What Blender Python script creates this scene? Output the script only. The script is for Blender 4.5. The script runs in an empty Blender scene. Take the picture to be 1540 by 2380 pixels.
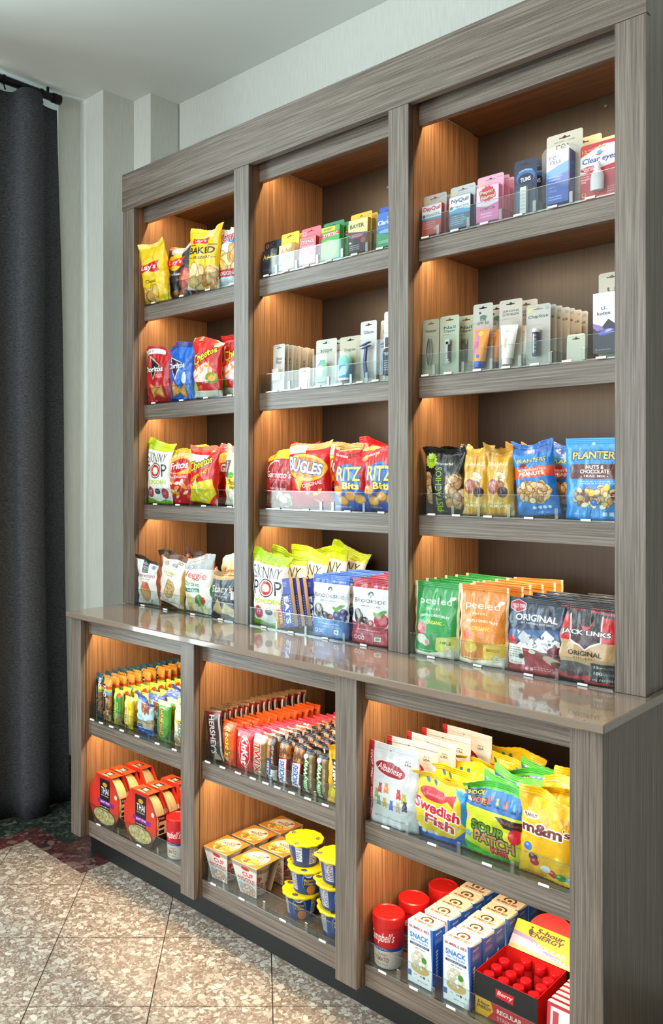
import bpy, bmesh, math, random
import numpy as np
from mathutils import Vector, Matrix, Euler

# ---------------------------------------------------------------- camera
SC = bpy.context.scene
COL = SC.collection
cam_d = bpy.data.cameras.new('camera')
cam = bpy.data.objects.new('camera', cam_d)
COL.objects.link(cam)
cam.location = (0, 0, 1.35)
cam.rotation_euler = (math.radians(90), 0, math.radians(44.731))
cam_d.sensor_fit = 'VERTICAL'
cam_d.sensor_height = 36.0
cam_d.lens = 1910 / 2380 * 36.0
cam_d.shift_x = (770 - 603) / 2380
cam_d.shift_y = -(1190 - 1108) / 2380
cam_d.clip_start = 0.05
SC.camera = cam

# ---------------------------------------------------------------- world, lights, exposure
W = bpy.data.worlds.new('world')
SC.world = W
W.use_nodes = True
W.node_tree.nodes['Background'].inputs[0].default_value = (0.78, 0.88, 1.0, 1)
W.node_tree.nodes['Background'].inputs[1].default_value = 1.5
SC.view_settings.view_transform = 'Standard'
SC.view_settings.look = 'None'
SC.view_settings.gamma = 1
SC.view_settings.use_curve_mapping = False
SC.view_settings.exposure = -0.12
SC.cycles.transparent_max_bounces = 24
SC.cycles.max_bounces = 8
SC.cycles.caustics_reflective = False
SC.cycles.caustics_refractive = False
SC.cycles.sample_clamp_indirect = 4.0
SC.cycles.use_denoising = True


def area(name, loc, rot, sx, sy, power, col, spread=180):
    d = bpy.data.lights.new(name, 'AREA')
    d.shape = 'RECTANGLE'
    d.size, d.size_y = sx, sy
    d.energy = power
    d.color = col
    d.spread = math.radians(spread)
    o = bpy.data.objects.new(name, d)
    o.location = loc
    o.rotation_euler = rot
    COL.objects.link(o)
    return o


PI = math.pi
# daylight outside the window of the left wall, and an added fill behind the camera for the cabinet fronts
area('daylight', (-3.40, 0.42, 1.65), (0, -PI / 2, 0), 2.5, 1.7, 175, (0.80, 0.92, 1.0))
area('front_fill', (-1.55, -3.62, 1.7), (PI / 2, 0, 0), 2.4, 2.0, 105, (0.88, 0.95, 1.0))
for _x, _y in ((-1.6, 0.0), (-1.6, -1.6), (-0.4, -1.2)):
    area('ceiling_lamp', (_x, _y, 2.925), (0, 0, 0), 0.5, 0.5, 9, (1.0, 0.90, 0.78))
area('ceiling_fill', (-1.2, -1.9, 2.25), (PI, 0, 0), 1.4, 1.4, 75, (0.95, 0.99, 0.98))  # added unseen fill aimed upward to brighten the ceiling
LED = (1.0, 0.74, 0.44)
LED_UP, LED_LOW = 2.2, 2.5


# ---------------------------------------------------------------- helpers: colour, materials
def lin(c):
    return c / 12.92 if c <= 0.04045 else ((c + 0.055) / 1.055) ** 2.4


def hx(s):
    return tuple(int(s[i:i + 2], 16) / 255 for i in (0, 2, 4))


def L4(s, k=1.0):
    return tuple(lin(v) * k for v in hx(s)) + (1,)


MATS = {}


def new_mat(name):
    m = bpy.data.materials.new(name)
    m.use_nodes = True
    n = m.node_tree.nodes
    return m, n, m.node_tree.links, n['Principled BSDF']


def plain(name, col, rough=0.5, metal=0.0, bump=0.0, bscale=200, coat=0.0, spec=0.5):
    if name in MATS:
        return MATS[name]
    m, n, l, b = new_mat(name)
    b.inputs['Base Color'].default_value = L4(col)
    b.inputs['Roughness'].default_value = rough
    b.inputs['Metallic'].default_value = metal
    b.inputs['Coat Weight'].default_value = coat
    b.inputs['Specular IOR Level'].default_value = spec
    if bump:
        t = n.new('ShaderNodeTexNoise'); t.inputs['Scale'].default_value = bscale
        c = n.new('ShaderNodeTexCoord'); l.new(c.outputs['Object'], t.inputs['Vector'])
        u = n.new('ShaderNodeBump'); u.inputs['Strength'].default_value = bump; u.inputs['Distance'].default_value = 0.002
        l.new(t.outputs['Fac'], u.inputs['Height']); l.new(u.outputs['Normal'], b.inputs['Normal'])
    MATS[name] = m
    return m


def wood(name, dark, mid, light, axis, rough=0.42, scale=1.0):
    """linear-grain laminate; grain runs along the given world axis"""
    m, n, l, b = new_mat(name)
    c = n.new('ShaderNodeNewGeometry')
    mp = n.new('ShaderNodeMapping')
    s = [330 * scale] * 3
    s['xyz'.index(axis)] = 5.0 * scale
    mp.inputs['Scale'].default_value = s
    l.new(c.outputs['Position'], mp.inputs['Vector'])
    t = n.new('ShaderNodeTexNoise'); t.inputs['Scale'].default_value = 1.0; t.inputs['Detail'].default_value = 5
    t.inputs['Roughness'].default_value = 0.6
    l.new(mp.outputs[0], t.inputs['Vector'])
    mp2 = n.new('ShaderNodeMapping')
    s2 = [60 * scale] * 3
    s2['xyz'.index(axis)] = 0.6 * scale
    mp2.inputs['Scale'].default_value = s2
    l.new(c.outputs['Position'], mp2.inputs['Vector'])
    t2 = n.new('ShaderNodeTexNoise'); t2.inputs['Scale'].default_value = 1.0; t2.inputs['Detail'].default_value = 3
    l.new(mp2.outputs[0], t2.inputs['Vector'])
    mx = n.new('ShaderNodeMath'); mx.operation = 'MULTIPLY_ADD'
    mx.inputs[1].default_value = 0.76
    sc = n.new('ShaderNodeMath'); sc.operation = 'MULTIPLY'; sc.inputs[1].default_value = 0.24
    l.new(t2.outputs['Fac'], sc.inputs[0]); l.new(t.outputs['Fac'], mx.inputs[0]); l.new(sc.outputs[0], mx.inputs[2])
    r = n.new('ShaderNodeValToRGB')
    e = r.color_ramp.elements
    e[0].position = 0.38; e[0].color = L4(dark)
    e[1].position = 0.62; e[1].color = L4(light)
    k = e.new(0.5); k.color = L4(mid)
    l.new(mx.outputs[0], r.inputs[0]); l.new(r.outputs[0], b.inputs['Base Color'])
    b.inputs['Roughness'].default_value = rough
    u = n.new('ShaderNodeBump'); u.inputs['Strength'].default_value = 0.06; u.inputs['Distance'].default_value = 0.001
    l.new(t.outputs['Fac'], u.inputs['Height']); l.new(u.outputs['Normal'], b.inputs['Normal'])
    MATS[name] = m
    return m


def clear(name, tint='ffffff', rough=0.02, dens=0.0, gain=1.0):
    """thin clear plastic: fresnel mix of see-through and gloss"""
    m = bpy.data.materials.new(name); m.use_nodes = True
    n, l = m.node_tree.nodes, m.node_tree.links
    n.remove(n['Principled BSDF'])
    out = n['Material Output']
    tr = n.new('ShaderNodeBsdfTransparent'); tr.inputs[0].default_value = L4(tint)
    gl = n.new('ShaderNodeBsdfGlossy'); gl.inputs['Roughness'].default_value = rough
    fr = n.new('ShaderNodeLayerWeight'); fr.inputs['Blend'].default_value = 0.5
    pw = n.new('ShaderNodeMath'); pw.operation = 'POWER'; pw.inputs[1].default_value = 4.0
    l.new(fr.outputs['Facing'], pw.inputs[0])
    mu = n.new('ShaderNodeMath'); mu.operation = 'MULTIPLY_ADD'; mu.use_clamp = True
    mu.inputs[1].default_value = 0.95 * gain; mu.inputs[2].default_value = 0.045 + dens
    l.new(pw.outputs[0], mu.inputs[0])
    ge = n.new('ShaderNodeNewGeometry')
    on = n.new('ShaderNodeMath'); on.operation = 'SUBTRACT'; on.inputs[0].default_value = 1.0
    l.new(ge.outputs['Backfacing'], on.inputs[1])
    m2 = n.new('ShaderNodeMath'); m2.operation = 'MULTIPLY'
    l.new(mu.outputs[0], m2.inputs[0]); l.new(on.outputs[0], m2.inputs[1])
    mi = n.new('ShaderNodeMixShader')
    l.new(m2.outputs[0], mi.inputs[0]); l.new(tr.outputs[0], mi.inputs[1]); l.new(gl.outputs[0], mi.inputs[2])
    l.new(mi.outputs[0], out.inputs['Surface'])
    MATS[name] = m
    return m


# ---------------------------------------------------------------- helpers: objects
def link(name, me, parent=None, mats=()):
    o = bpy.data.objects.new(name, me)
    COL.objects.link(o)
    if me is not None:
        for m in mats:
            me.materials.append(m)
    if parent is not None:
        o.parent = parent
    return o


def tag(o, label=None, cat=None, group=None, kind=None):
    if label: o['label'] = label
    if cat: o['category'] = cat
    if group: o['group'] = group
    if kind: o['kind'] = kind
    return o


def mesh(name, vs, fs, uvs=None, smooth=False, mi=None):
    me = bpy.data.meshes.new(name)
    me.from_pydata([tuple(v) for v in vs], [], fs)
    if uvs is not None:
        ul = me.uv_layers.new(name='UVMap')
        idx = np.empty(len(me.loops), dtype=np.int32); me.loops.foreach_get('vertex_index', idx)
        a = np.asarray(uvs, dtype=np.float32)
        a = a[idx] if len(a) == len(vs) else a
        ul.data.foreach_set('uv', a.ravel())
    if smooth:
        me.polygons.foreach_set('use_smooth', [True] * len(me.polygons))
    if mi is not None:
        me.polygons.foreach_set('material_index', mi)
    me.update()
    return me


def box_mesh(name, x0, x1, y0, y1, z0, z1, bev=0.0012):
    bm = bmesh.new()
    bmesh.ops.create_cube(bm, size=1)
    for v in bm.verts:
        v.co = Vector(((x0 + x1) / 2 + v.co.x * (x1 - x0), (y0 + y1) / 2 + v.co.y * (y1 - y0), (z0 + z1) / 2 + v.co.z * (z1 - z0)))
    if bev:
        bmesh.ops.bevel(bm, geom=list(bm.edges), offset=bev, segments=1, affect='EDGES')
    me = bpy.data.meshes.new(name)
    bm.to_mesh(me); bm.free()
    return me


def box(name, b, m, parent=None, bev=0.0012):
    return link(name, box_mesh(name, *b, bev=bev), parent, [m])


def lathe(name, prof, seg=28, cap=True, uvr=None):
    """prof: (r, z) from bottom to top; u runs round, v along z"""
    vs, fs, uv = [], [], []
    z0, z1 = prof[0][1], prof[-1][1]
    if uvr: z0, z1 = uvr
    n = len(prof)
    for i in range(seg + 1):
        a = 2 * PI * i / seg
        for r, z in prof:
            vs.append((r * math.sin(a), -r * math.cos(a), z))
            uv.append(((i / seg + 0.5) % 1.0 if 0 < i < seg else 0.5, (z - z0) / max(1e-6, z1 - z0)))
    # u: the front (-y) shows u = 0.5; keep one clean wrap at the back
    uv = []
    for i in range(seg + 1):
        for r, z in prof:
            uv.append((i / seg, (z - z0) / max(1e-6, z1 - z0)))
    for i in range(seg):
        for j in range(n - 1):
            a = i * n + j
            fs.append((a, a + n, a + n + 1, a + 1))
    # rotate so that u=0 lies at the back
    vs = [(-x, -y, z) for x, y, z in vs]
    if cap:
        for j in (0, n - 1):
            k = len(vs); vs.append((0, 0, prof[j][1])); uv.append((0.5, 0.0 if j == 0 else 1.0))
            for i in range(seg):
                a, c = i * n + j, (i + 1) * n + j
                fs.append((k, c, a) if j == 0 else (k, a, c))
    me = mesh(name, vs, fs, uv, smooth=True)
    me.set_sharp_from_angle(angle=math.radians(38))
    return me


# ---------------------------------------------------------------- printed artwork, drawn here as pixels
_txt = {}


def text_tris(s, bold):
    k = (s, bold)
    if k in _txt:
        return _txt[k]
    cu = bpy.data.curves.new('t', 'FONT')
    cu.body = s
    cu.resolution_u = 3
    cu.offset = 0.012 * bold
    ob = bpy.data.objects.new('t', cu)
    me = bpy.data.meshes.new_from_object(ob)
    me.calc_loop_triangles()
    v = np.array([(p.co.x, p.co.y) for p in me.vertices], dtype=np.float64)
    t = np.array([tuple(q.vertices) for q in me.loop_triangles], dtype=np.int64)
    if len(v):
        v = (v - v.min(0)) / np.maximum(v.max(0) - v.min(0), 1e-6) - 0.5
    bpy.data.objects.remove(ob); bpy.data.curves.remove(cu); bpy.data.meshes.remove(me)
    _txt[k] = (v, t)
    return _txt[k]


class Art:
    def __init__(s, name, w, h, bg, ppm=1250):
        s.name, s.w, s.h = name, w, h
        k = 2
        s.nx, s.ny = max(48, int(w * ppm)) * k, max(48, int(h * ppm)) * k
        s.a = np.empty((s.ny, s.nx, 3), dtype=np.float32)
        s.a[:] = hx(bg)
        s.rnd = random.Random(name)

    def _tri(s, m, p):
        x0, x1 = int(max(0, p[:, 0].min())), int(min(s.nx - 1, p[:, 0].max())) + 1
        y0, y1 = int(max(0, p[:, 1].min())), int(min(s.ny - 1, p[:, 1].max())) + 1
        if x1 <= x0 or y1 <= y0:
            return
        X = np.arange(x0, x1) + 0.5
        Y = (np.arange(y0, y1) + 0.5)[:, None]
        (ax, ay), (bx, by), (cx, cy) = p
        d1 = (bx - ax) * (Y - ay) - (by - ay) * (X - ax)
        d2 = (cx - bx) * (Y - by) - (cy - by) * (X - bx)
        d3 = (ax - cx) * (Y - cy) - (ay - cy) * (X - cx)
        m[y0:y1, x0:x1] |= ((d1 >= 0) & (d2 >= 0) & (d3 >= 0)) | ((d1 <= 0) & (d2 <= 0) & (d3 <= 0))

    def put(s, m, c, al=1.0):
        c = np.array(hx(c), dtype=np.float32)
        if al >= 1: s.a[m] = c
        else: s.a[m] = s.a[m] * (1 - al) + c * al

    def poly(s, pts, c, al=1.0):
        p = np.array(pts, dtype=float) * (s.nx, s.ny)
        x0, x1 = int(max(0, p[:, 0].min())), int(min(s.nx, p[:, 0].max() + 1))
        y0, y1 = int(max(0, p[:, 1].min())), int(min(s.ny, p[:, 1].max() + 1))
        if x1 <= x0 or y1 <= y0: return s
        X = np.arange(x0, x1) + 0.5
        Y = (np.arange(y0, y1) + 0.5)[:, None]
        ins = np.zeros((y1 - y0, x1 - x0), bool)
        for i in range(len(p)):
            (ax, ay), (bx, by) = p[i], p[i - 1]
            if ay == by: continue
            ins ^= ((ay > Y) != (by > Y)) & (X < (bx - ax) * (Y - ay) / (by - ay) + ax)
        m = np.zeros((s.ny, s.nx), bool); m[y0:y1, x0:x1] = ins
        s.put(m, c, al)
        return s

    def r(s, x0, y0, x1, y1, c, al=1.0):
        return s.poly([(x0, y0), (x1, y0), (x1, y1), (x0, y1)], c, al)

    def e(s, cx, cy, rx, ry, c, rot=0, al=1.0, n=28):
        q = []
        for i in range(n):
            t = 2 * PI * i / n
            x, y = rx * s.w * math.cos(t), ry * s.h * math.sin(t)
            q.append((cx + (x * math.cos(rot) - y * math.sin(rot)) / s.w, cy + (x * math.sin(rot) + y * math.cos(rot)) / s.h))
        return s.poly(q, c, al)

    def t(s, txt, cx, cy, w, h, c, o=None, ow=2.0, rot=0.0, sh=0.0, b=1.0, arc=0.0, tap=0.0, fan=0.0):
        """string fitted to a w x h box (fractions); o outline colour, rot radians, sh shear, arc bow, tap growth to the right"""
        v, tr = text_tris(txt, b)
        if not len(tr): return s
        x = v[:, 0] * w * s.w
        y = v[:, 1] * h * s.h * (1 + tap * v[:, 0] * 2) + arc * s.h * (1 - (2 * v[:, 0]) ** 2)
        x = x * (1 + fan * v[:, 1] * 2)
        x = x + sh * y
        X = (cx * s.w + x * math.cos(rot) - y * math.sin(rot)) / s.w * s.nx
        Y = (cy * s.h + x * math.sin(rot) + y * math.cos(rot)) / s.h * s.ny
        P = np.stack([X, Y], 1)
        m = np.zeros((s.ny, s.nx), bool)
        for q in tr:
            s._tri(m, P[q])
        if o:
            R = int(round(ow * 1.6))
            d = m.copy()
            for dx in range(-R, R + 1):
                for dy in range(-R, R + 1):
                    if dx * dx + dy * dy <= R * R and (dx or dy):
                        d |= np.roll(np.roll(m, dx, 1), dy, 0)
            s.put(d, o)
        s.put(m, c)
        return s

    def nuts(s, cx, cy, rx, ry, size, cols, n, edge='5a3a1e'):
        for i in range(n):
            a, q = s.rnd.uniform(0, 2 * PI), math.sqrt(s.rnd.random())
            x, y = cx + rx * q * math.cos(a), cy + ry * q * math.sin(a)
            r = s.rnd.uniform(0, PI)
            k = size * s.rnd.uniform(0.8, 1.2)
            kx, ky = k / s.w, k * 0.7 / s.h
            s.e(x, y, kx * 1.14, ky * 1.2, edge, r, 0.8, 12)
            s.e(x, y, kx, ky, s.rnd.choice(cols), r, 1, 12)
            s.e(x - kx * .2, y + ky * .3, kx * .45, ky * .3, 'ffffff', r, 0.25, 8)
        return s

    def lines(s, x0, y0, x1, y1, n, c, al=0.8):
        """small print: rows of short strokes"""
        hh = (y1 - y0) / n
        for i in range(n):
            x = x0
            while x < x1:
                k = s.rnd.uniform(0.02, 0.06)
                s.r(x, y1 - hh * (i + 0.7), min(x1, x + k), y1 - hh * (i + 0.25), c, al)
                x += k + 0.015
        return s

    def mat(s, kind='film', bump=0.35):
        a = s.a.reshape(s.ny // 2, 2, s.nx // 2, 2, 3).mean((1, 3))
        h, w = a.shape[:2]
        px = np.ones((h, w, 4), dtype=np.float32)
        px[..., :3] = a
        im = bpy.data.images.new('print_' + s.name, w, h)
        im.pixels.foreach_set(px.ravel())
        im.update(); im.pack()
        m, n, l, b = new_mat('print_' + s.name)
        ti = n.new('ShaderNodeTexImage'); ti.image = im; ti.extension = 'EXTEND'
        l.new(ti.outputs[0], b.inputs['Base Color'])
        if kind == 'film':
            b.inputs['Roughness'].default_value = 0.30
            b.inputs['Coat Weight'].default_value = 0.25
            b.inputs['Coat Roughness'].default_value = 0.12
            c = n.new('ShaderNodeTexCoord')
            t = n.new('ShaderNodeTexNoise'); t.inputs['Scale'].default_value = 26; t.inputs['Detail'].default_value = 3
            t.inputs['Distortion'].default_value = 1.2
            l.new(c.outputs['Object'], t.inputs['Vector'])
            u = n.new('ShaderNodeBump'); u.inputs['Strength'].default_value = bump; u.inputs['Distance'].default_value = 0.010
            l.new(t.outputs['Fac'], u.inputs['Height']); l.new(u.outputs['Normal'], b.inputs['Normal'])
        elif kind == 'card':
            b.inputs['Roughness'].default_value = 0.38
        else:
            b.inputs['Roughness'].default_value = 0.25
        MATS['A_' + s.name] = m
        s.a = None
        return m


# ================================================================ THE ROOM
CH = 2.94
M_WALL = plain('wall_paper', 'dcdcd4', 0.75, bump=0.25, bscale=350)
M_CEIL = plain('ceiling_paint', 'e4e8e4', 0.9)
M_FRAMEW = plain('window_frame_paint', '4a4d50', 0.4)
M_GLASS = clear('window_glass', 'f4faf8')
M_GROUT = plain('floor_grout', '5c4a3e', 0.85)


def wallpaper(m):
    """fine vertical/horizontal thread pattern of the wall covering"""
    n, l = m.node_tree.nodes, m.node_tree.links
    b = n['Principled BSDF']
    g = n.new('ShaderNodeNewGeometry')
    mp = n.new('ShaderNodeMapping'); mp.inputs['Scale'].default_value = (260, 260, 14)
    t = n.new('ShaderNodeTexNoise'); t.inputs['Scale'].default_value = 1; t.inputs['Detail'].default_value = 3
    l.new(g.outputs['Position'], mp.inputs['Vector']); l.new(mp.outputs[0], t.inputs['Vector'])
    r = n.new('ShaderNodeValToRGB'); e = r.color_ramp.elements
    e[0].position = 0.3; e[0].color = L4('d0d2ca'); e[1].position = 0.7; e[1].color = L4('dcded6')
    l.new(t.outputs['Fac'], r.inputs[0]); l.new(r.outputs[0], b.inputs['Base Color'])


wallpaper(M_WALL)

# floor base, then tiles of terrazzo on the 45 degree grid
fl = box('floor', (-3.26, 2.4, -3.5, 2.4, -0.06, -0.004), M_GROUT, bev=0)
tag(fl, kind='structure')


def terrazzo(name, base, base2, stones, rough=0.28, sc=1.0, den=0.32):
    m, n, l, b = new_mat(name)
    g = n.new('ShaderNodeNewGeometry')
    mp = n.new('ShaderNodeMapping'); mp.inputs['Scale'].default_value = (1, 1.0, 1)
    wn = n.new('ShaderNodeTexNoise'); wn.inputs['Scale'].default_value = 14 * sc
    l.new(g.outputs['Position'], wn.inputs['Vector'])
    ad = n.new('ShaderNodeVectorMath'); ad.operation = 'MULTIPLY_ADD'
    ad.inputs[1].default_value = (0.016, 0.016, 0)
    l.new(wn.outputs['Color'], ad.inputs[0]); l.new(g.outputs['Position'], ad.inputs[2])
    col = None
    bn = n.new('ShaderNodeTexNoise'); bn.inputs['Scale'].default_value = 90 * sc; bn.inputs['Detail'].default_value = 4
    l.new(g.outputs['Position'], bn.inputs['Vector'])
    br = n.new('ShaderNodeValToRGB'); e = br.color_ramp.elements
    e[0].position = 0.35; e[0].color = L4(base); e[1].position = 0.65; e[1].color = L4(base2)
    l.new(bn.outputs['Fac'], br.inputs[0]); col = br.outputs[0]
    for i, (scale, thr, pal) in enumerate(stones):
        v = n.new('ShaderNodeTexVoronoi'); v.inputs['Scale'].default_value = scale * sc
        v.inputs['Randomness'].default_value = 1.0
        l.new(ad.outputs[0], v.inputs['Vector'])
        v2 = n.new('ShaderNodeTexVoronoi'); v2.feature = 'DISTANCE_TO_EDGE'; v2.inputs['Scale'].default_value = scale * sc
        l.new(ad.outputs[0], v2.inputs['Vector'])
        gt = n.new('ShaderNodeMath'); gt.operation = 'GREATER_THAN'; gt.inputs[1].default_value = 0.055
        l.new(v2.outputs['Distance'], gt.inputs[0])
        sp = n.new('ShaderNodeSeparateColor'); l.new(v.outputs['Color'], sp.inputs[0])
        pk = n.new('ShaderNodeMath'); pk.operation = 'GREATER_THAN'; pk.inputs[1].default_value = thr
        l.new(sp.outputs[0], pk.inputs[0])
        mu = n.new('ShaderNodeMath'); mu.operation = 'MULTIPLY'
        l.new(gt.outputs[0], mu.inputs[0]); l.new(pk.outputs[0], mu.inputs[1])
        cr = n.new('ShaderNodeValToRGB'); cr.color_ramp.interpolation = 'CONSTANT'
        ee = cr.color_ramp.elements
        ee[0].position = 0; ee[0].color = L4(pal[0])
        ee[1].position = 1 / len(pal); ee[1].color = L4(pal[1])
        for k in range(2, len(pal)):
            q = ee.new(k / len(pal)); q.color = L4(pal[k])
        l.new(sp.outputs[1], cr.inputs[0])
        mx = n.new('ShaderNodeMix'); mx.data_type = 'RGBA'
        l.new(mu.outputs[0], mx.inputs[0]); l.new(col, mx.inputs[6]); l.new(cr.outputs[0], mx.inputs[7])
        col = mx.outputs[2]
    l.new(col, b.inputs['Base Color'])
    b.inputs['Roughness'].default_value = rough
    return m


BE = ['9c897a', 'b0a090', '927f70', 'c0b3a4', 'a29385', 'cabfb0']
M_TERR = terrazzo('terrazzo_beige', '78655a', '8c7a6b', [(190, 0.2, ['8d7a6a', 'ab9a8a', '9a8676', 'c2b5a6']), (100, 0.45, BE), (60, 0.74, ['c6bbac', 'b6a99a', 'd2c8b9'])])
M_TRED = terrazzo('terrazzo_red', '4a2a28', '6a3a36', [(60, 0.4, ['5c3330', '7a4842', '3f2a2a', '86605a']), (30, 0.75, ['6e403c', '8a6a62', '40302e'])])
M_TGRN = terrazzo('terrazzo_green', '252c28', '3a423c', [(110, 0.5, ['4e5a50', '1e2422', '606a5e', '343c36']), (55, 0.8, ['5c685c', '2a302c', '74786c'])])


def clip(poly, a, b, c):
    """keep a*x + b*y <= c"""
    out = []
    for i in range(len(poly)):
        p, q = poly[i - 1], poly[i]
        dp, dq = a * p[0] + b * p[1] - c, a * q[0] + b * q[1] - c
        if (dp <= 0) != (dq <= 0):
            t = dp / (dp - dq)
            out.append((p[0] + (q[0] - p[0]) * t, p[1] + (q[1] - p[1]) * t))
        if dq <= 0: out.append(q)
    return out


def slab(polys, z0=-0.004, z1=0.0):
    vs, fs = [], []
    for p in polys:
        k, m = len(vs), len(p)
        vs += [(x, y, z1) for x, y in p] + [(x, y, z0) for x, y in p]
        fs.append(tuple(range(k, k + m)))
        for i in range(m):
            j = (i + 1) % m
            fs.append((k + j, k + i, k + m + i, k + m + j))
    return vs, fs


G = 0.0015
CA, SA = math.cos(math.radians(45.269)), math.sin(math.radians(45.269))
far_polys = []
for i in range(-16, 12):
    for j in range(-6, 13):
        r0, z0 = 0.0332 + 0.3118 * i, 2.0945 + 0.3127 * (j - 4) + 0.0
        q = [(r0 + G, z0 + G), (r0 + 0.3118 - G, z0 + G), (r0 + 0.3118 - G, z0 + 0.3127 - G), (r0 + G, z0 + 0.3127 - G)]
        w = [(r * SA - z * CA, r * CA + z * SA) for r, z in q]
        A = clip(clip(clip(clip(w, -1, 0, 2.40), 0, 1, 1.75), 1, 0, 2.38), 0, -1, 3.48)
        B = clip(clip(clip(clip(w, 1, 0, -2.40), -1, 0, 2.76), 0, 1, 1.56), 0, -1, 3.48)
        ps = [p for p in (A, B) if len(p) > 2]
        if not ps: continue
        cx, cy = sum(p[0] for p in ps[0]) / len(ps[0]), sum(p[1] for p in ps[0]) / len(ps[0])
        rr, zz = cx * SA + cy * CA, -cx * CA + cy * SA
        if 1.7 < zz < 3.3 and -0.45 * zz < rr < 0.5 * zz and cy > 0:
            vs, fs = slab(ps)
            link('tile', mesh('tile', vs, fs), fl, [M_TERR])
        else:
            far_polys += ps
vs, fs = slab(far_polys)
tag(link('outlying_tiles', mesh('outlying_tiles', vs, fs), fl, [M_TERR]), kind='stuff')
vs, fs = slab([[(-2.762 + G, 1.56 + G), (-2.40 - G, 1.56 + G), (-2.40 - G, 2.2), (-2.63, 2.2), (-2.63, 1.645), (-2.84, 1.645), (-2.84, -0.4), (-2.762 + G, -0.4)][::1]])
link('border_band', mesh('border_band', vs, fs), fl, [M_TRED])
vs, fs = slab([[(-3.26, -0.4), (-2.842, -0.4), (-2.842, 1.647), (-2.632, 1.647), (-2.632, 2.3), (-3.26, 2.3)]])
link('border_band', mesh('border_band', vs, fs), fl, [M_TGRN])


def wall(name, x0, x1, y0, y1, z0=0.0, z1=CH, m=None):
    return tag(box(name, (x0, x1, y0, y1, z0, z1), m or M_WALL, bev=0), kind='structure')


tag(box('ceiling', (-3.0, 2.4, -3.5, 2.4, CH, CH + 0.1), M_CEIL, bev=0), kind='structure')
tag(box('ceiling_recess', (-3.45, -3.0, -0.6, 1.98, CH + 0.12, CH + 0.2), M_CEIL, bev=0), kind='structure')
wall('wall_back', -2.71, 2.4, 2.25, 2.4)
wall('wall_left_corner', -2.85, -2.715, 2.10, 2.4)
wall('wall_left_step', -3.02, -2.83, 1.945, 2.4)
wall('wall_left_end', -3.45, -3.0, 1.84, 2.4, 0, CH + 0.2)
wall('wall_left_far', -3.26, -3.24, 1.28, 1.84, 0, CH + 0.1)
wall('wall_left', -3.26, -3.24, -3.5, -0.45, 0, CH + 0.1)
wall('wall_left_upper', -3.26, -3.24, -0.45, 1.28, 2.96, CH + 0.15)
wall('wall_left_lower', -3.26, -3.24, -0.45, 1.28, 0, 0.40)
wall('wall_right', 2.3, 2.4, -3.5, 2.4, m=plain('dark_unseen_wall', '3a3028', 0.6))  # unseen wall made dark so little bounce reaches the cabinet's right end
wall('wall_front_upper', -3.26, 2.4, -3.52, -3.5, 2.75, CH)  # front wall pieces leave an opening for the added fill light
wall('wall_front_lower', -3.26, 2.4, -3.52, -3.5, 0, 0.65)
wall('wall_front_left', -3.26, -2.75, -3.52, -3.5, 0.65, 2.75)
wall('wall_front_right', -0.35, 2.4, -3.52, -3.5, 0.65, 2.75)
M_STONE = M_TGRN
for nm, b in (('baseboard_back', (-2.71, -2.54, 2.238, 2.25, 0, 0.18)), ('baseboard_corner', (-2.85, -2.70, 2.088, 2.10, 0, 0.18)),
              ('baseboard_step', (-3.02, -2.818, 1.933, 1.945, 0, 0.18)), ('baseboard_side', (-2.83, -2.818, 1.945, 2.09, 0, 0.18)),
              ('baseboard_left', (-3.0, -2.988, 1.828, 1.945, 0, 0.18))):
    tag(box(nm, b, M_STONE, bev=0.001), kind='structure')


def window(name, x, y0, y1, z0, z1, mull):
    e = tag(link(name, None), kind='structure')
    e.location = (0, 0, 0)
    for a, b, c, d in ((y0, y1, z0, z0 + 0.05), (y0, y1, z1 - 0.05, z1), (y0, y0 + 0.04, z0, z1), (y1 - 0.04, y1, z0, z1)):
        box('window_frame', (x - 0.03, x + 0.03, a, b, c, d), M_FRAMEW, e)
    for y in mull:
        box('mullion', (x - 0.02, x + 0.02, y - 0.02, y + 0.02, z0, z1), M_FRAMEW, e)
    box('pane', (x - 0.003, x + 0.003, y0 + 0.04, y1 - 0.04, z0 + 0.05, z1 - 0.05), M_GLASS, e, bev=0)
    return e


window('window_1', -3.25, -0.45, 1.28, 0.40, 2.96, (0.42,))

# curtain and rod
M_CURT = plain('curtain_fabric', '4c4f54', 0.95, bump=0.5, bscale=700, spec=0.15)
def weave(m):
    n, l = m.node_tree.nodes, m.node_tree.links
    g = n.new('ShaderNodeNewGeometry'); mp = n.new('ShaderNodeMapping'); mp.inputs['Scale'].default_value = (90, 90, 420)
    t = n.new('ShaderNodeTexNoise'); t.inputs['Scale'].default_value = 1; t.inputs['Detail'].default_value = 4
    l.new(g.outputs['Position'], mp.inputs['Vector']); l.new(mp.outputs[0], t.inputs['Vector'])
    r = n.new('ShaderNodeValToRGB'); e = r.color_ramp.elements
    e[0].position = 0.35; e[0].color = L4('3c3e42'); e[1].position = 0.65; e[1].color = L4('5a5c60')
    l.new(t.outputs['Fac'], r.inputs[0]); l.new(r.outputs[0], n['Principled BSDF'].inputs['Base Color'])


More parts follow.
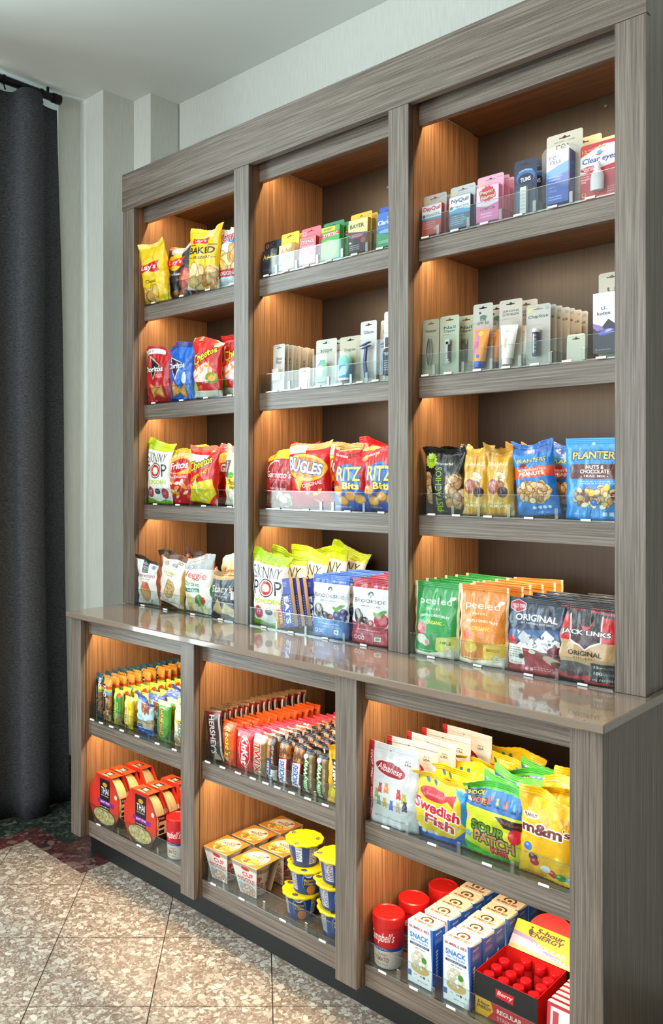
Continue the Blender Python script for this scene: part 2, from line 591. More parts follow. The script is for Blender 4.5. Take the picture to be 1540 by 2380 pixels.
weave(M_CURT)
vs, fs = [], []
NU, NV = 150, 30
for j in range(NV + 1):
    v = j / NV
    for i in range(NU + 1):
        u = i / NU
        y_end = 1.852 - 0.035 * v
        y = 0.98 + (y_end - 0.98) * u
        ph = u * 2 * PI * 3.6 + 0.35 * math.sin(3 * v + 1)
        amp = 0.040 - 0.012 * v + 0.008 * math.sin(u * 17)
        x = -2.950 - 0.015 * v + amp * math.cos(ph) + 0.006 * math.sin(v * 9 + u * 8)
        y += 0.020 * math.sin(2 * ph) * (1 - 0.3 * v)
        vs.append((x, y, 0.003 + 2.874 * v + (0.0 if v < 1 else 0.012 * math.cos(ph))))
for j in range(NV):
    for i in range(NU):
        a = j * (NU + 1) + i
        fs.append((a, a + 1, a + NU + 2, a + NU + 1))
cu = link('curtain', mesh('curtain', vs, fs, smooth=True), None, [M_CURT])
so = cu.modifiers.new('s', 'SOLIDIFY'); so.thickness = 0.004
tag(cu, 'dark charcoal floor-length curtain hanging in folds from a black rod by the window', 'curtain')
M_BLACK = plain('black_metal', '17181a', 0.4, 0.6)


def tube(name, p, q, r, m, parent=None, seg=20):
    p, q = Vector(p), Vector(q)
    d = (q - p)
    me = lathe(name, [(r * 0.96, 0), (r, r * 0.1), (r, d.length - r * 0.1), (r * 0.96, d.length)], seg)
    me.transform(Matrix.Translation(p) @ d.to_track_quat('Z', 'Y').to_matrix().to_4x4())
    return link(name, me, parent, [m])


rod = link('curtain_rod', None)
tag(rod, 'round black metal curtain rod running just under the ceiling edge', 'curtain rod')
tube('pole', (-2.975, 0.5, 2.905), (-2.975, 1.812, 2.905), 0.016, M_BLACK, rod)
tube('end_cap', (-2.975, 1.795, 2.905), (-2.975, 1.832, 2.905), 0.020, M_BLACK, rod)
tube('bracket', (-2.975, 1.775, 2.905), (-2.975, 1.775, 2.96), 0.006, M_BLACK, rod)
for y in (1.745, 1.58, 1.42, 1.26, 1.10):
    tube('ring', (-2.975, y - 0.004, 2.905), (-2.975, y + 0.004, 2.905), 0.019, M_BLACK, rod)
    tube('hook', (-2.975, y, 2.89), (-2.962, y, 2.862), 0.003, M_BLACK, rod, 8)

# ================================================================ THE CABINETS
OD, OM, OL = '554b43', '71655b', '897d72'
WZ = wood('laminate_upright', OD, OM, OL, 'z', 0.36)
WX = wood('laminate_level', OD, OM, OL, 'x', 0.36)
IZ = wood('inner_upright_warmlit', '6e4e36', '8c6646', 'a47c58', 'z', 0.45)  # inner wood, both grains: outer laminate with warm LED glow put into its colours
IX = wood('inner_level_warmlit', '684a32', '825c40', '967050', 'x', 0.45)
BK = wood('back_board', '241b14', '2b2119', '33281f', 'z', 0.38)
M_KICK = plain('kick_black', '1c1e1c', 0.45)
M_LED = plain('led_diffuser', 'fff0d8', 0.4)
M_LED.node_tree.nodes['Principled BSDF'].inputs['Emission Color'].default_value = (1, .72, .42, 1)
M_LED.node_tree.nodes['Principled BSDF'].inputs['Emission Strength'].default_value = 4

hutch = tag(link('shelving_hutch', None), 'tall grey-brown wood hutch of three open shelved bays above the countertop', 'shelving')
hutch.location = (-1.6, 2.0, 0.876)
basec = tag(link('base_cabinet', None), 'low grey-brown wood cabinet of three open bays under the countertop', 'shelving')
basec.location = (-1.6, 1.9, 0.0)


def part(name, b, m, root, bev=0.0012):
    lo = root.location
    return box(name, (b[0] - lo.x, b[1] - lo.x, b[2] - lo.y, b[3] - lo.y, b[4] - lo.z, b[5] - lo.z), m, root, bev)


def sub(name, b, m, par, root, bev=0.0012):
    o = part(name, b, m, root, bev)
    o.parent = par
    return o


YB = 2.20
UP = [(-2.544, -2.476), (-1.937, -1.869), (-1.327, -1.261), (-0.719, -0.652)]
LP = [(-2.521, -2.460), (-1.919, -1.857), (-1.316, -1.248), (-0.714, -0.647)]
UZ = [(1.933, 1.988), (1.563, 1.618), (1.191, 1.246)]
for a, b in UP:
    part('post', (a, b, 1.836, 1.858, 0.876, 2.347), WZ, hutch)
part('crown', (-2.546, -0.650, 1.834, 1.858, 2.347, 2.485), WX, hutch)
part('top_board', (-2.54, -0.655, 1.858, YB, 2.466, 2.484), IX, hutch)
part('side_panel', (-2.542, -2.516, 1.862, 2.245, 0.876, 2.484), WZ, hutch)
part('side_panel', (-0.680, -0.654, 1.862, 2.245, 0.876, 2.484), WZ, hutch)
for a, b in LP:
    part('post', (a, b, 1.597, 1.619, 0.091, 0.856), WZ, basec)
part('side_panel', (-2.519, -2.495, 1.621, 2.245, 0.091, 0.856), WZ, basec)
part('kick_side', (-2.517, -2.500, 1.696, 2.245, 0.0, 0.090), M_KICK, basec)
part('side_panel', (-0.673, -0.649, 1.621, 2.245, 0.091, 0.856), WZ, basec)
part('kick_side', (-0.670, -0.655, 1.696, 2.245, 0.0, 0.090), M_KICK, basec)
part('kick_plate', (-2.517, -0.655, 1.677, 1.695, 0.0, 0.091), M_KICK, basec)


def led(x0, x1, y, z, power, root, lean=0.25):
    area('led_light', ((x0 + x1) / 2, y, z), (lean, 0, 0), x1 - x0 - 0.03, 0.010, power, LED)
    part('light_strip', (x0 + 0.01, x1 - 0.01, y - 0.006, y + 0.006, z + 0.002, z + 0.008), M_LED, root, 0)


for k in range(3):
    x0, x1 = UP[k][1], UP[k + 1][0]
    part('inner_panel', (x0 - 0.018, x0, 1.860, YB, 0.876, 2.362), IZ, hutch)
    part('inner_panel', (x1, x1 + 0.018, 1.860, YB, 0.876, 2.362), IZ, hutch)
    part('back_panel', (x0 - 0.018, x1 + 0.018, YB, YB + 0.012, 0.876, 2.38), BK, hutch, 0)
    part('ceiling_board', (x0, x1, 1.884, YB, 2.362, 2.38), IX, hutch)
    part('valance', (x0 + 0.0005, x1 - 0.0005, 1.884, 1.904, 2.301, 2.40), WX, hutch)
    led(x0, x1, 1.922, 2.350, LED_UP, hutch)
    for z0, z1 in UZ:
        s = part('shelf', (x0 + 0.0005, x1 - 0.0005, 1.904, YB, z1 - 0.020, z1), IX, hutch, 0.0008)
        sub('shelf_edge', (x0 + 0.0005, x1 - 0.0005, 1.884, 1.904, z0, z1), WX, s, hutch)
        led(x0, x1, 1.922, z1 - 0.030, LED_UP, hutch)
    x0, x1 = LP[k][1], LP[k + 1][0]
    part('inner_panel', (x0 - 0.018, x0, 1.621, YB, 0.091, 0.856), IZ, basec)
    part('inner_panel', (x1, x1 + 0.018, 1.621, YB, 0.091, 0.856), IZ, basec)
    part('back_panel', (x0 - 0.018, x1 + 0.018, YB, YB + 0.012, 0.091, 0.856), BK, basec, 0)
    part('top_rail', (x0 + 0.0005, x1 - 0.0005, 1.629, 1.649, 0.799, 0.856), WX, basec)
    led(x0, x1, 1.668, 0.845, LED_LOW, basec)
    s = part('shelf', (x0 + 0.0005, x1 - 0.0005, 1.649, YB, 0.480, 0.500), IX, basec, 0.0008)
    sub('shelf_edge', (x0 + 0.0005, x1 - 0.0005, 1.629, 1.649, 0.446, 0.500), WX, s, basec)
    led(x0, x1, 1.668, 0.470, LED_LOW, basec)
    s = part('shelf', (x0 + 0.0005, x1 - 0.0005, 1.649, YB, 0.126, 0.146), IX, basec, 0.0008)
    sub('shelf_edge', (x0 + 0.0005, x1 - 0.0005, 1.629, 1.649, 0.090, 0.146), WX, s, basec)
for x, z in ((-1.5905, 2.2937), (-0.8835, 2.335)):
    part('screw', (x - 0.004, x + 0.004, YB - 0.003, YB, z - 0.004, z + 0.004), plain('screw_metal', '8a8a86', 0.3, 0.9), hutch, 0.001)

M_QUARTZ, _n, _l, _b = new_mat('quartz_taupe')
_t = _n.new('ShaderNodeTexNoise'); _t.inputs['Scale'].default_value = 900
_g = _n.new('ShaderNodeNewGeometry'); _l.new(_g.outputs['Position'], _t.inputs['Vector'])
_r = _n.new('ShaderNodeValToRGB'); _r.color_ramp.elements[0].color = L4('76665a'); _r.color_ramp.elements[1].color = L4('8c7c6e')
_l.new(_t.outputs['Fac'], _r.inputs[0]); _l.new(_r.outputs[0], _b.inputs['Base Color'])
_b.inputs['Roughness'].default_value = 0.10
_b.inputs['Coat Weight'].default_value = 0.6
_b.inputs['Coat Roughness'].default_value = 0.04
ct = box('countertop', (-2.522, -0.636, 1.575, 2.248, 0.857, 0.876), M_QUARTZ, bev=0.0025)
tag(ct, 'glossy taupe stone countertop lying between the lower and upper shelves', 'countertop')

# ================================================================ TRAYS
M_ACR = clear('acrylic', 'f6fafa', 0.03, 0.015, 1.0)
M_ACRE = clear('acrylic_edge', 'e8f0ee', 0.15, 0.25, 1.0)
M_TAG = plain('price_clip_white', 'f2f2ee', 0.4)
M_BLIS = clear('blister_shell', 'fafafa', 0.05, -0.015, 0.8)


def tray(x0, x1, y, z, divs, clips, label, depth=0.27, lip=0.060):
    r = tag(link('shelf_tray', None), label, 'tray', 'clear acrylic trays along the shelf fronts')
    r.location = ((x0 + x1) / 2, y, z)
    P = lambda n, b, m, bev=0: part(n, b, m, r, bev)
    P('base_plate', (x0, x1, y + 0.003, y + depth, z + 0.0005, z + 0.003), M_ACR)
    P('front_panel', (x0, x1, y, y + 0.003, z, z + lip), M_ACR)
    P('top_rim', (x0, x1, y - 0.0002, y + 0.0032, z + lip - 0.0012, z + lip), M_ACRE)
    P('foot_rim', (x0, x1, y - 0.0006, y + 0.004, z, z + 0.0035), M_ACRE)
    P('side_panel', (x0, x0 + 0.003, y + 0.003, y + depth, z + 0.003, z + lip), M_ACR)
    P('side_panel', (x1 - 0.003, x1, y + 0.003, y + depth, z + 0.003, z + lip), M_ACR)
    for d in divs:
        P('divider', (d - 0.0012, d + 0.0012, y + 0.003, y + depth, z + 0.003, z + 0.034), M_ACR)
        P('divider_tab', (d - 0.005, d + 0.005, y - 0.0035, y - 0.0008, z + 0.002, z + 0.030), M_ACRE, 0.001)
    for c in clips:
        P('price_clip', (c - 0.012, c + 0.012, y - 0.004, y - 0.0009, z + 0.001, z + 0.0062), M_TAG, 0.0006)


# ================================================================ PACKAGE SHAPES
def bag_mesh(w, h, T, seed, kind):
    """pillow bag / stand-up pouch / bar wrapper, base centre at the origin, front towards -y"""
    R = random.Random(seed)
    nx, ny = (22, 28) if kind != 'bar' else (10, 22)
    ph = [R.uniform(0, 6.3) for _ in range(10)]
    seal = {'pillow': 0.09, 'pouch': 0.10, 'bar': 0.07}[kind]
    vs, uv = [], []
    if kind == 'pillow': T = T * 0.84
    curl = R.uniform(-0.012, 0.016) if kind == 'pillow' else R.uniform(-0.003, 0.005)
    for side in (0, 1):
        for j in range(ny + 1):
            v = j / ny
            for i in range(nx + 1):
                u = i / nx
                a = 2 * u - 1
                if kind == 'pillow':
                    vv = min(1, max(0, (v - 0.05) / (0.95 - seal)))
                    pv = math.sin(PI * vv) ** 0.55
                    pu = (1 - abs(a) ** 4.0) ** 0.6
                    ws = 1 - 0.075 * pv + 0.012 * math.sin(9 * v + ph[0]) * (0 < v < 1)
                elif kind == 'pouch':
                    vv = min(1, max(0, v / (1 - seal)))
                    pv = (1 - vv) ** 0.62 * 0.9 + 0.22 * math.sin(PI * vv)
                    pu = (1 - abs(a) ** 3.5) ** 0.7
                    ws = 1 - 0.03 * math.sin(PI * min(1, v * 1.1))
                else:
                    vv = min(1, max(0, (v - seal) / (1 - 2 * seal)))
                    pv = min(1, math.sin(PI * vv) * 3.0) ** 0.6
                    pu = (1 - abs(a) ** 6) ** 0.5
                    ws = 1 - 0.04 * pv
                x = a * w / 2 * ws
                t = T / 2 * pu * pv
                if kind != 'bar':
                    wr = (math.sin(11 * u + 7 * v + ph[1]) * math.sin(9 * v - 5 * u + ph[2]) + 0.6 * math.sin(23 * u + ph[3] + 4 * v) * math.sin(17 * v + ph[4]))
                    t += wr * 0.0022 * pu * min(1, pv * 2)
                    ga = math.exp(-((v - 0.93 + seal) / 0.10) ** 2) + math.exp(-((v - 0.05) / 0.07) ** 2)
                    t += ga * 0.0030 * math.sin(31 * u + ph[8] + 3 * math.sin(5 * u + ph[9])) * pu
                    if kind == 'pillow':
                        dg = (u * math.cos(ph[7]) + v * 1.4 * math.sin(ph[7]))
                        t -= 0.006 * math.exp(-((dg - 0.45 * math.cos(ph[6]) - 0.3) / 0.045) ** 2) * pv * pu
                        dg = (u * math.cos(ph[4]) - v * math.sin(ph[4]))
                        t -= 0.004 * math.exp(-((dg - 0.35 * math.sin(ph[5])) / 0.035) ** 2) * pv * pu
                    ed = abs(a) ** 4 * math.sin(26 * v + ph[5]) * 0.0022 * min(1, pv * 2)
                else:
                    wr = math.sin(14 * v + ph[1]) * 0.0006; t += wr * pu; ed = 0
                t = max(t, 0.0006)
                y = (-t if side == 0 else t) + ed
                top = max(0, (v - (1 - seal)) / seal)
                if kind == 'pillow':
                    bend = math.sin(2 * PI * u * 0.9 + ph[6]) * 0.008 + math.sin(2 * PI * u * 2.1 + ph[7]) * 0.005
                    up_ = max(0, (v - 0.70) / 0.30)
                    y += top * curl + up_ ** 1.5 * bend
                    z = v * h + up_ * (0.009 * math.sin(PI * u * 1.5 + ph[8]) + 0.007 * a * math.copysign(1, math.sin(ph[0])))
                    bot = max(0, 1 - v / 0.06)
                    y += bot * 0.004 * math.sin(5 * u + ph[9])
                else:
                    y += top * (curl * 0.8 + 0.0015 * math.sin(7 * u + ph[6]))
                    z = v * h
                if v in (0, 1) and kind != 'pouch':
                    z += 0.0012 * (i % 2)
                vs.append((x, y, z)); uv.append((u if side == 0 else 1 - u, v))
    N = (nx + 1) * (ny + 1)
    fs = []
    for j in range(ny):
        for i in range(nx):
            q = j * (nx + 1) + i
            fs.append((q, q + 1, q + nx + 2, q + nx + 1))
            fs.append((N + q, N + q + nx + 1, N + q + nx + 2, N + q + 1))
    for j in range(ny):
        for i in (0, nx):
            q = j * (nx + 1) + i; r_ = q + nx + 1
            fs.append((q, r_, N + r_, N + q) if i == 0 else (q, N + q, N + r_, r_))
    for i in range(nx):
        for j in (0, ny):
            q = j * (nx + 1) + i
            fs.append((q, N + q, N + q + 1, q + 1) if j == 0 else (q, q + 1, N + q + 1, N + q))
    return vs, fs, uv, seal, nx, ny


_cache = {}


def seal_strip(w, h, seal, kind, vs, nx, ny):
    """the crimped strip on the top edge: ribs standing just proud of the film on the front"""
    out, fs = [], []
    j0 = int(round((1 - seal * 0.85) * ny))
    rows = [j for j in range(j0, ny + 1)]
    sub_ = 3
    for a in range((len(rows) - 1) * sub_ + 1):
        j, f = rows[0] + a // sub_, (a % sub_) / sub_
        for i in range(nx + 1):
            p = Vector(vs[j * (nx + 1) + i])
            if f: p = p.lerp(Vector(vs[(j + 1) * (nx + 1) + i]), f)
            p.y -= 0.0007 + 0.0005 * (a % 2)
            out.append(p)
    n = len(out) // (nx + 1)
    for j in range(n - 1):
        for i in range(nx):
            q = j * (nx + 1) + i
            fs.append((q, q + 1, q + nx + 2, q + nx + 1))
    uv = []
    for a in range(n):
        v = (rows[0] + a / sub_) / ny
        for i in range(nx + 1): uv.append((i / nx, min(1, v)))
    return out, fs, uv


ARTS = {}     # name -> function drawing it
SPEC = {}     # name -> (shape, w, h, T)
_mats = {}


def art_mat(name):
    if name not in _mats:
        shape, w, h, T = SPEC[name][:4]
        a = Art(name, w, h, 'ffffff', SPEC[name][4] if len(SPEC[name]) > 4 else 1250)
        ARTS[name](a)
        _mats[name] = a.mat('film' if shape in ('pillow', 'pouch', 'bar') else 'card')
    return _mats[name]


def settle(o, x, y, zs, lean, tilt, rz, kids=()):
    o.rotation_euler = Euler((-lean, tilt, rz), 'XYZ')
    m = o.rotation_euler.to_matrix()
    pts = [v.co for v in o.data.vertices] if o.data else []
    for k in kids:
        if k.data: pts = pts + [v.co for v in k.data.vertices]
    zmin = min((m @ p).z for p in pts)
    o.location = (x, y, zs - zmin + 0.0005)
    return o


CUR = {}


def bag(name, art, x, y, label, cat, group=None, lean=0.05, tilt=0.0, rz=0.0, seed=1, z=None):
    shape, w, h, T = SPEC[art][:4]
    key = (art, seed)
    if key not in _cache:
        vs, fs, uv, seal, nx, ny = bag_mesh(w, h, T, hash_(art) + seed, shape)
        me = mesh(name, vs, fs, uv, smooth=True)
        me.materials.append(art_mat(art))
        sv, sf, su = seal_strip(w, h, seal, shape, vs, nx, ny)
        m2 = mesh('top_seal', sv, sf, su, smooth=False)
        m2.materials.append(art_mat(art))
        _cache[key] = (me, m2)
    me, m2 = _cache[key]
    o = link(name, me)
    link('top_seal', m2, o)
    settle(o, x, y, CUR['z'] if z is None else z, lean, tilt, rz)
    return tag(o, label, cat, group)


def hash_(s):
    return sum((i + 1) * ord(c) for i, c in enumerate(s)) % 9973


ORD = ['front', 'second', 'third', 'fourth', 'fifth', 'sixth', 'seventh', 'eighth', 'ninth', 'tenth', 'eleventh', 'twelfth', 'thirteenth', 'fourteenth', 'fifteenth', 'sixteenth']


def row(fn, n, dx, dy, short, where, **kw):
    """a file of alike packages going back from the shelf front: each one placed and labelled for itself"""
    x, y = kw.pop('x'), kw.pop('y')
    jit = kw.pop('jit', 0.002)
    R = random.Random(hash_(short))
    out = []
    for i in range(n):
        if i == 0: lab = short + ', front one ' + where
        else: lab = '%s, %s from front %s' % (short, ORD[i], where)
        k = dict(kw)
        if i:
            k['lean'] = kw.get('lean', 0.05) + R.uniform(-0.02, 0.02)
            k['rz'] = kw.get('rz', 0) + R.uniform(-0.05, 0.05)
            if 'tilt' in kw or jit > 0.001: k['tilt'] = kw.get('tilt', 0) + R.uniform(-0.03, 0.03)
            k['seed'] = 1 + i % 3
        out.append(fn(x=x + dx * i + (R.uniform(-jit, jit) if i else 0), y=y + dy * i, label=lab.strip(), **k))
    return out


def prism(w, h, d, name='carton', bev=0.0012):
    """box with uv on the front face; faces: 0 front, 1 top, 2 sides/back"""
    x, y = w / 2, d / 2
    vs = [(-x, -y, 0), (x, -y, 0), (x, -y, h), (-x, -y, h), (-x, y, 0), (x, y, 0), (x, y, h), (-x, y, h)]
    fs = [(0, 1, 2, 3), (3, 2, 6, 7), (1, 5, 6, 2), (4, 0, 3, 7), (5, 4, 7, 6), (4, 5, 1, 0)]
    q = [(0, 0), (1, 0), (1, 1), (0, 1)]
    me = mesh(name, vs, fs, [c for _ in fs for c in q], mi=[0, 1, 2, 2, 2, 2])
    return me


def card_mesh(w, h, hole, name='card', rad=0.006, th=0.0007):
    """rounded backing card with a real hang hole"""
    cu_ = bpy.data.curves.new('c', 'CURVE'); cu_.dimensions = '2D'; cu_.fill_mode = 'BOTH'; cu_.extrude = th / 2

    def spl(pts):
        s_ = cu_.splines.new('POLY'); s_.points.add(len(pts) - 1)
        for p, q in zip(s_.points, pts): p.co = (q[0], q[1], 0, 1)
        s_.use_cyclic_u = True
    pts = []
    for cx, cy, a0 in ((w / 2 - rad, rad, -90), (w / 2 - rad, h - rad, 0), (-w / 2 + rad, h - rad, 90), (-w / 2 + rad, rad, 180)):
        for k in range(5):
            a = math.radians(a0 + k * 22.5); pts.append((cx + rad * math.cos(a), cy + rad * math.sin(a)))
    spl(pts)
    if hole:
        hw, hy = min(0.014, w * 0.2), h - 0.011
        q = [(-hw, hy - 0.002), (-hw * .35, hy - 0.002), (0, hy - 0.003), (hw * .35, hy - 0.002), (hw, hy - 0.002), (hw, hy + 0.001), (hw * .4, hy + 0.001), (0, hy + 0.005), (-hw * .4, hy + 0.001), (-hw, hy + 0.001)]
        spl(q)
    ob = bpy.data.objects.new('c', cu_)
    me = bpy.data.meshes.new_from_object(ob)
    bpy.data.objects.remove(ob); bpy.data.curves.remove(cu_)
    me.name = name
    ul = me.uv_layers[0] if me.uv_layers else me.uv_layers.new(name='UVMap')
    for lp in me.loops:
        c = me.vertices[lp.vertex_index].co
        ul.data[lp.index].uv = (c.x / w + 0.5, c.y / h)
    me.transform(Matrix.Rotation(PI / 2, 4, 'X'))
    me.materials.clear()
    return me


def blister_mesh(w, h, d):
    vs = []
    for k, (f, y) in enumerate(((1.0, 0), (0.97, -d * 0.5), (0.86, -d))):
        ww, hh = w * f / 2, h * f / 2
        c = min(ww, hh) * 0.25
        for px, pz in ((-ww + c, -hh), (ww - c, -hh), (ww, -hh + c), (ww, hh - c), (ww - c, hh), (-ww + c, hh), (-ww, hh - c), (-ww, -hh + c)):
            vs.append((px, y, pz + h / 2))
    fs = []
    for k in (0, 1):
        for i in range(8):
            j = (i + 1) % 8
            fs.append((k * 8 + i, k * 8 + j, k * 8 + 8 + j, k * 8 + 8 + i))
    fs.append(tuple(range(16, 24)))
    return mesh('blister', vs, fs)


def carded(name, art, x, y, label, cat, group=None, lean=0.03, tilt=0.0, rz=0.0, seed=1, z=None, inner=None, hole=True):
    """hang card; inner = list of child makers placed in front of it"""
    shape, w, h, T = SPEC[art][:4]
    if art not in _cache:
        me = card_mesh(w, h, hole, name); me.materials.append(art_mat(art))
        _cache[art] = me
    o = link(name, _cache[art])
    for i, fn in enumerate(inner or []):
        k = (art, 'in', i)
        if k not in _cache: _cache[k] = fn()
        nm, me = _cache[k]
        link(nm, me, o)
    settle(o, x, y, CUR['z'] if z is None else z, lean, tilt, rz)
    return tag(o, label, cat, group)


def in_carton(art, w, h, d, zo, side, xo=0.0, top=None):
    def f():
        me = prism(w, h, d)
        for m in (art_mat(art), top or side, side): me.materials.append(m)
        me.transform(Matrix.Translation((xo, -d / 2 - 0.001, zo)))
        return 'carton', me
    return f


def in_blister(w, h, d, zo, xo=0.0):
    def f():
        me = blister_mesh(w, h, d); me.materials.append(M_BLIS)
        me.transform(Matrix.Translation((xo, -0.0008, zo)))
        return 'blister', me
    return f


def in_lathe(nm, prof, m, zo, d, xo=0.0, sx=1.0, sy=1.0, roty=0.0, seg=16):
    def f():
        me = lathe(nm, prof, seg); me.materials.append(art_mat(m) if isinstance(m, str) else m)
        me.transform(Matrix.Translation((xo, -d, zo)) @ Matrix.Rotation(roty, 4, 'Y') @ Matrix.Diagonal((sx, sy, 1, 1)))
        return nm, me
    return f

# ================================================================ ARTWORK


def A(name, shape, w, h, T=0.0, ppm=1250):
    def d(f):
        ARTS[name] = f
        SPEC[name] = (shape, w, h, T, ppm)
        return f
    return d


def chips(a, cx, cy, rx, ry, n=14, cols=('e0a858', 'c98a3c', 'eec27a', 'd6953f'), sz=0.02):
    for i in range(n):
        an, q = a.rnd.uniform(0, 6.28), math.sqrt(a.rnd.random())
        x, y, r = cx + rx * q * math.cos(an), cy + ry * q * math.sin(an), a.rnd.uniform(0, 3)
        k = sz * a.rnd.uniform(.8, 1.2)
        a.e(x, y, k * 1.1 / a.w, k * .75 / a.h, '8a5a24', r, .7, 14)
        a.e(x, y, k / a.w, k * .65 / a.h, a.rnd.choice(cols), r, 1, 14)
        a.e(x - .1 * k / a.w, y + .1 * k / a.h, k * .5 / a.w, k * .3 / a.h, 'fff0c0', r, .3, 10)


def tri_chip(a, cx, cy, s_, rot, c='d08a34'):
    for k, cc in ((1.12, '7a3e14'), (1.0, c), (0.6, 'e2a24c')):
        p = []
        for i in range(3):
            t = rot + i * 2.094
            p.append((cx + s_ * k * math.cos(t) / a.w, cy + s_ * k * math.sin(t) / a.h))
        a.poly(p, cc)
    for i in range(10):
        a.e(cx + a.rnd.uniform(-.5, .5) * s_ / a.w, cy + a.rnd.uniform(-.5, .5) * s_ / a.h, .001 / a.w, .001 / a.h, 'a04a18', 0, .9, 6)


def star(a, cx, cy, r1, r2, n, c, ph=0.0):
    return a.poly([(cx + (r1 if i % 2 else r2) * math.cos(ph + i * PI / n) / a.w, cy + (r1 if i % 2 else r2) * math.sin(ph + i * PI / n) / a.h) for i in range(2 * n)], c)


def lays(a, x, y, k=1.0, ring='f4d040'):
    a.e(x, y, .30 * k, .155 * k, 'e8b820')
    a.e(x, y, .27 * k, .140 * k, ring)
    a.poly([(x - .36 * k, y - .02 * k), (x - .30 * k, y - .085 * k), (x - .05 * k, y - .055 * k), (x + .22 * k, y - .09 * k), (x + .36 * k, y - .07 * k), (x + .30 * k, y + .0 * k), (x + .36 * k, y + .07 * k), (x + .1 * k, y + .055 * k), (x - .12 * k, y + .03 * k), (x - .36 * k, y + .055 * k)], 'd02424')
    a.t("Lay's", x, y - .012 * k, .52 * k, .095 * k, 'ffffff', sh=.15, b=1.5)


@A('laysY', 'pillow', .150, .215, .06)
def _(a):
    a.r(0, 0, 1, 1, 'f2cc1c'); a.r(0, 0, 1, .30, 'f0c818')
    a.poly([(0, .92), (1, .96), (1, 1), (0, 1)], 'f6e070')
    lays(a, .42, .60, 1.15)
    a.t('Classic', .47, .36, .42, .055, '3a2a10', b=1)
    chips(a, .35, .13, .38, .11, 16, ('e8c45a', 'dba83c', 'f4dc86'), .022)
    a.e(.30, .10, .17, .10, '8a5c2c'); a.e(.33, .11, .13, .08, 'c89858')


@A('laysB', 'pillow', .146, .200, .05)
def _(a):
    a.r(0, 0, 1, 1, '23262b'); a.r(0, .94, 1, 1, 'c8502c')
    a.poly([(.1, .95), (.5, .97), (.9, .95), (.8, .84), (.5, .72), (.2, .84)], '9fa6ac')
    lays(a, .42, .66, 1.05, 'e8c030')
    a.t('Barbecue', .48, .44, .55, .05, 'f2f2f2', sh=.1)
    a.e(.82, .33, .20, .20, 'b8392a'); a.e(.84, .35, .14, .13, 'e07a5a'); a.e(.8, .25, .1, .06, 'c84c3a')
    a.e(.15, .22, .13, .11, '8e2a36'); a.e(.15, .22, .09, .07, 'c05a62')
    a.t('45%', .72, .09, .16, .04, 'f0f0f0')
    chips(a, .5, .08, .35, .05, 6, ('c9783a', 'b05a28'), .014)


@A('baked', 'pillow', .168, .215, .055)
def _(a):
    a.r(0, 0, 1, 1, 'f2c417'); a.r(0, 0, 1, .36, 'f4ead0')
    a.poly([(0, .36), (.4, .30), (1, .40), (1, .48), (0, .44)], 'f2c417')
    lays(a, .42, .79, .72)
    a.t('BAKED', .5, .62, .84, .105, '2a2a22', b=2.2)
    a.r(.1, .70, .3, .712, '2a2a22'); a.r(.72, .70, .94, .712, '2a2a22')
    a.t('65% LESS FAT', .52, .51, .58, .045, '2a2a22', b=2)
    a.r(.1, .50, .2, .51, '2a2a22'); a.r(.83, .50, .95, .51, '2a2a22')
    chips(a, .5, .2, .42, .13, 12, ('e8c88a', 'd8b068', 'f2dca8'), .03)
    chips(a, .75, .12, .2, .1, 5, ('c98a3c', 'b87a34'), .024)


@A('ruffles', 'pillow', .150, .200, .055)
def _(a):
    a.r(0, 0, 1, 1, 'e4e6ea'); a.poly([(0, .7), (.35, .78), (.9, .66), (1, .62), (1, .9), (0, .9)], '2a6cc0')
    a.t('RUFFLES', .46, .86, .86, .14, 'c42a30', 'ffffff', 3, rot=.05, b=2.5)
    chips(a, .45, .48, .42, .18, 14, ('e6b45a', 'd8a040', 'f2d080'), .03)
    a.r(.0, .18, 1, .3, 'c8302c'); a.t('ORIGINAL', .4, .24, .6, .06, 'ffffff')


@A('sunny', 'pillow', .150, .215, .05)
def _(a):
    a.r(0, 0, 1, 1, 'f0e6c8'); a.r(0, .9, 1, 1, 'f0d83c'); a.e(.5, .72, .42, .12, '3e5ca8'); a.e(.5, .74, .36, .07, 'f4f4f8')
    a.t('Kettle', .5, .73, .5, .07, '3e5ca8', sh=.2)
    chips(a, .5, .3, .4, .2, 12)


@A('nachoR', 'pillow', .152, .200, .055)
def _(a):
    a.r(0, 0, 1, 1, 'b81a22'); a.r(0, .88, .7, .96, 'f2ece8'); a.t('1 2 3', .2, .92, .2, .03, '2a4a9a')
    a.poly([(.18, .86), (.62, .68), (.36, .42)], 'c8b49a'); a.poly([(.21, .82), (.57, .68), (.36, .46)], '1e1416')
    a.t('Doritos', .38, .62, .70, .10, 'ffffff', '1a1012', 2.2, b=2.2)
    a.t('NACHO', .60, .505, .24, .028, 'e8c8c0'); a.t('CHEESE', .60, .47, .26, .028, 'e8c8c0')
    tri_chip(a, .38, .22, .034, 2.2); tri_chip(a, .60, .20, .032, 1.2, 'c87c2c')
    a.r(0, 0, 1, .03, '8a1018')


@A('nachoB', 'pillow', .140, .205, .05)
def _(a):
    a.r(0, 0, 1, 1, '1f62c4'); a.r(0, .92, 1, 1, '2a3a8a'); a.poly([(0, .06), (1, .02), (1, 0), (0, 0)], '163a8a')
    a.poly([(.06, .80), (.62, .66), (.34, .36)], 'e0e4ec'); a.poly([(.10, .77), (.57, .66), (.34, .41)], '3a1622')
    a.t('Doritos', .38, .62, .72, .10, 'ffffff', '14224a', 2.2, b=2.2)
    a.e(.70, .40, .10, .10, 'e8eef6'); a.e(.72, .36, .06, .08, 'b8d0e8')
    tri_chip(a, .28, .20, .036, 1.9); tri_chip(a, .62, .17, .03, 1.0)


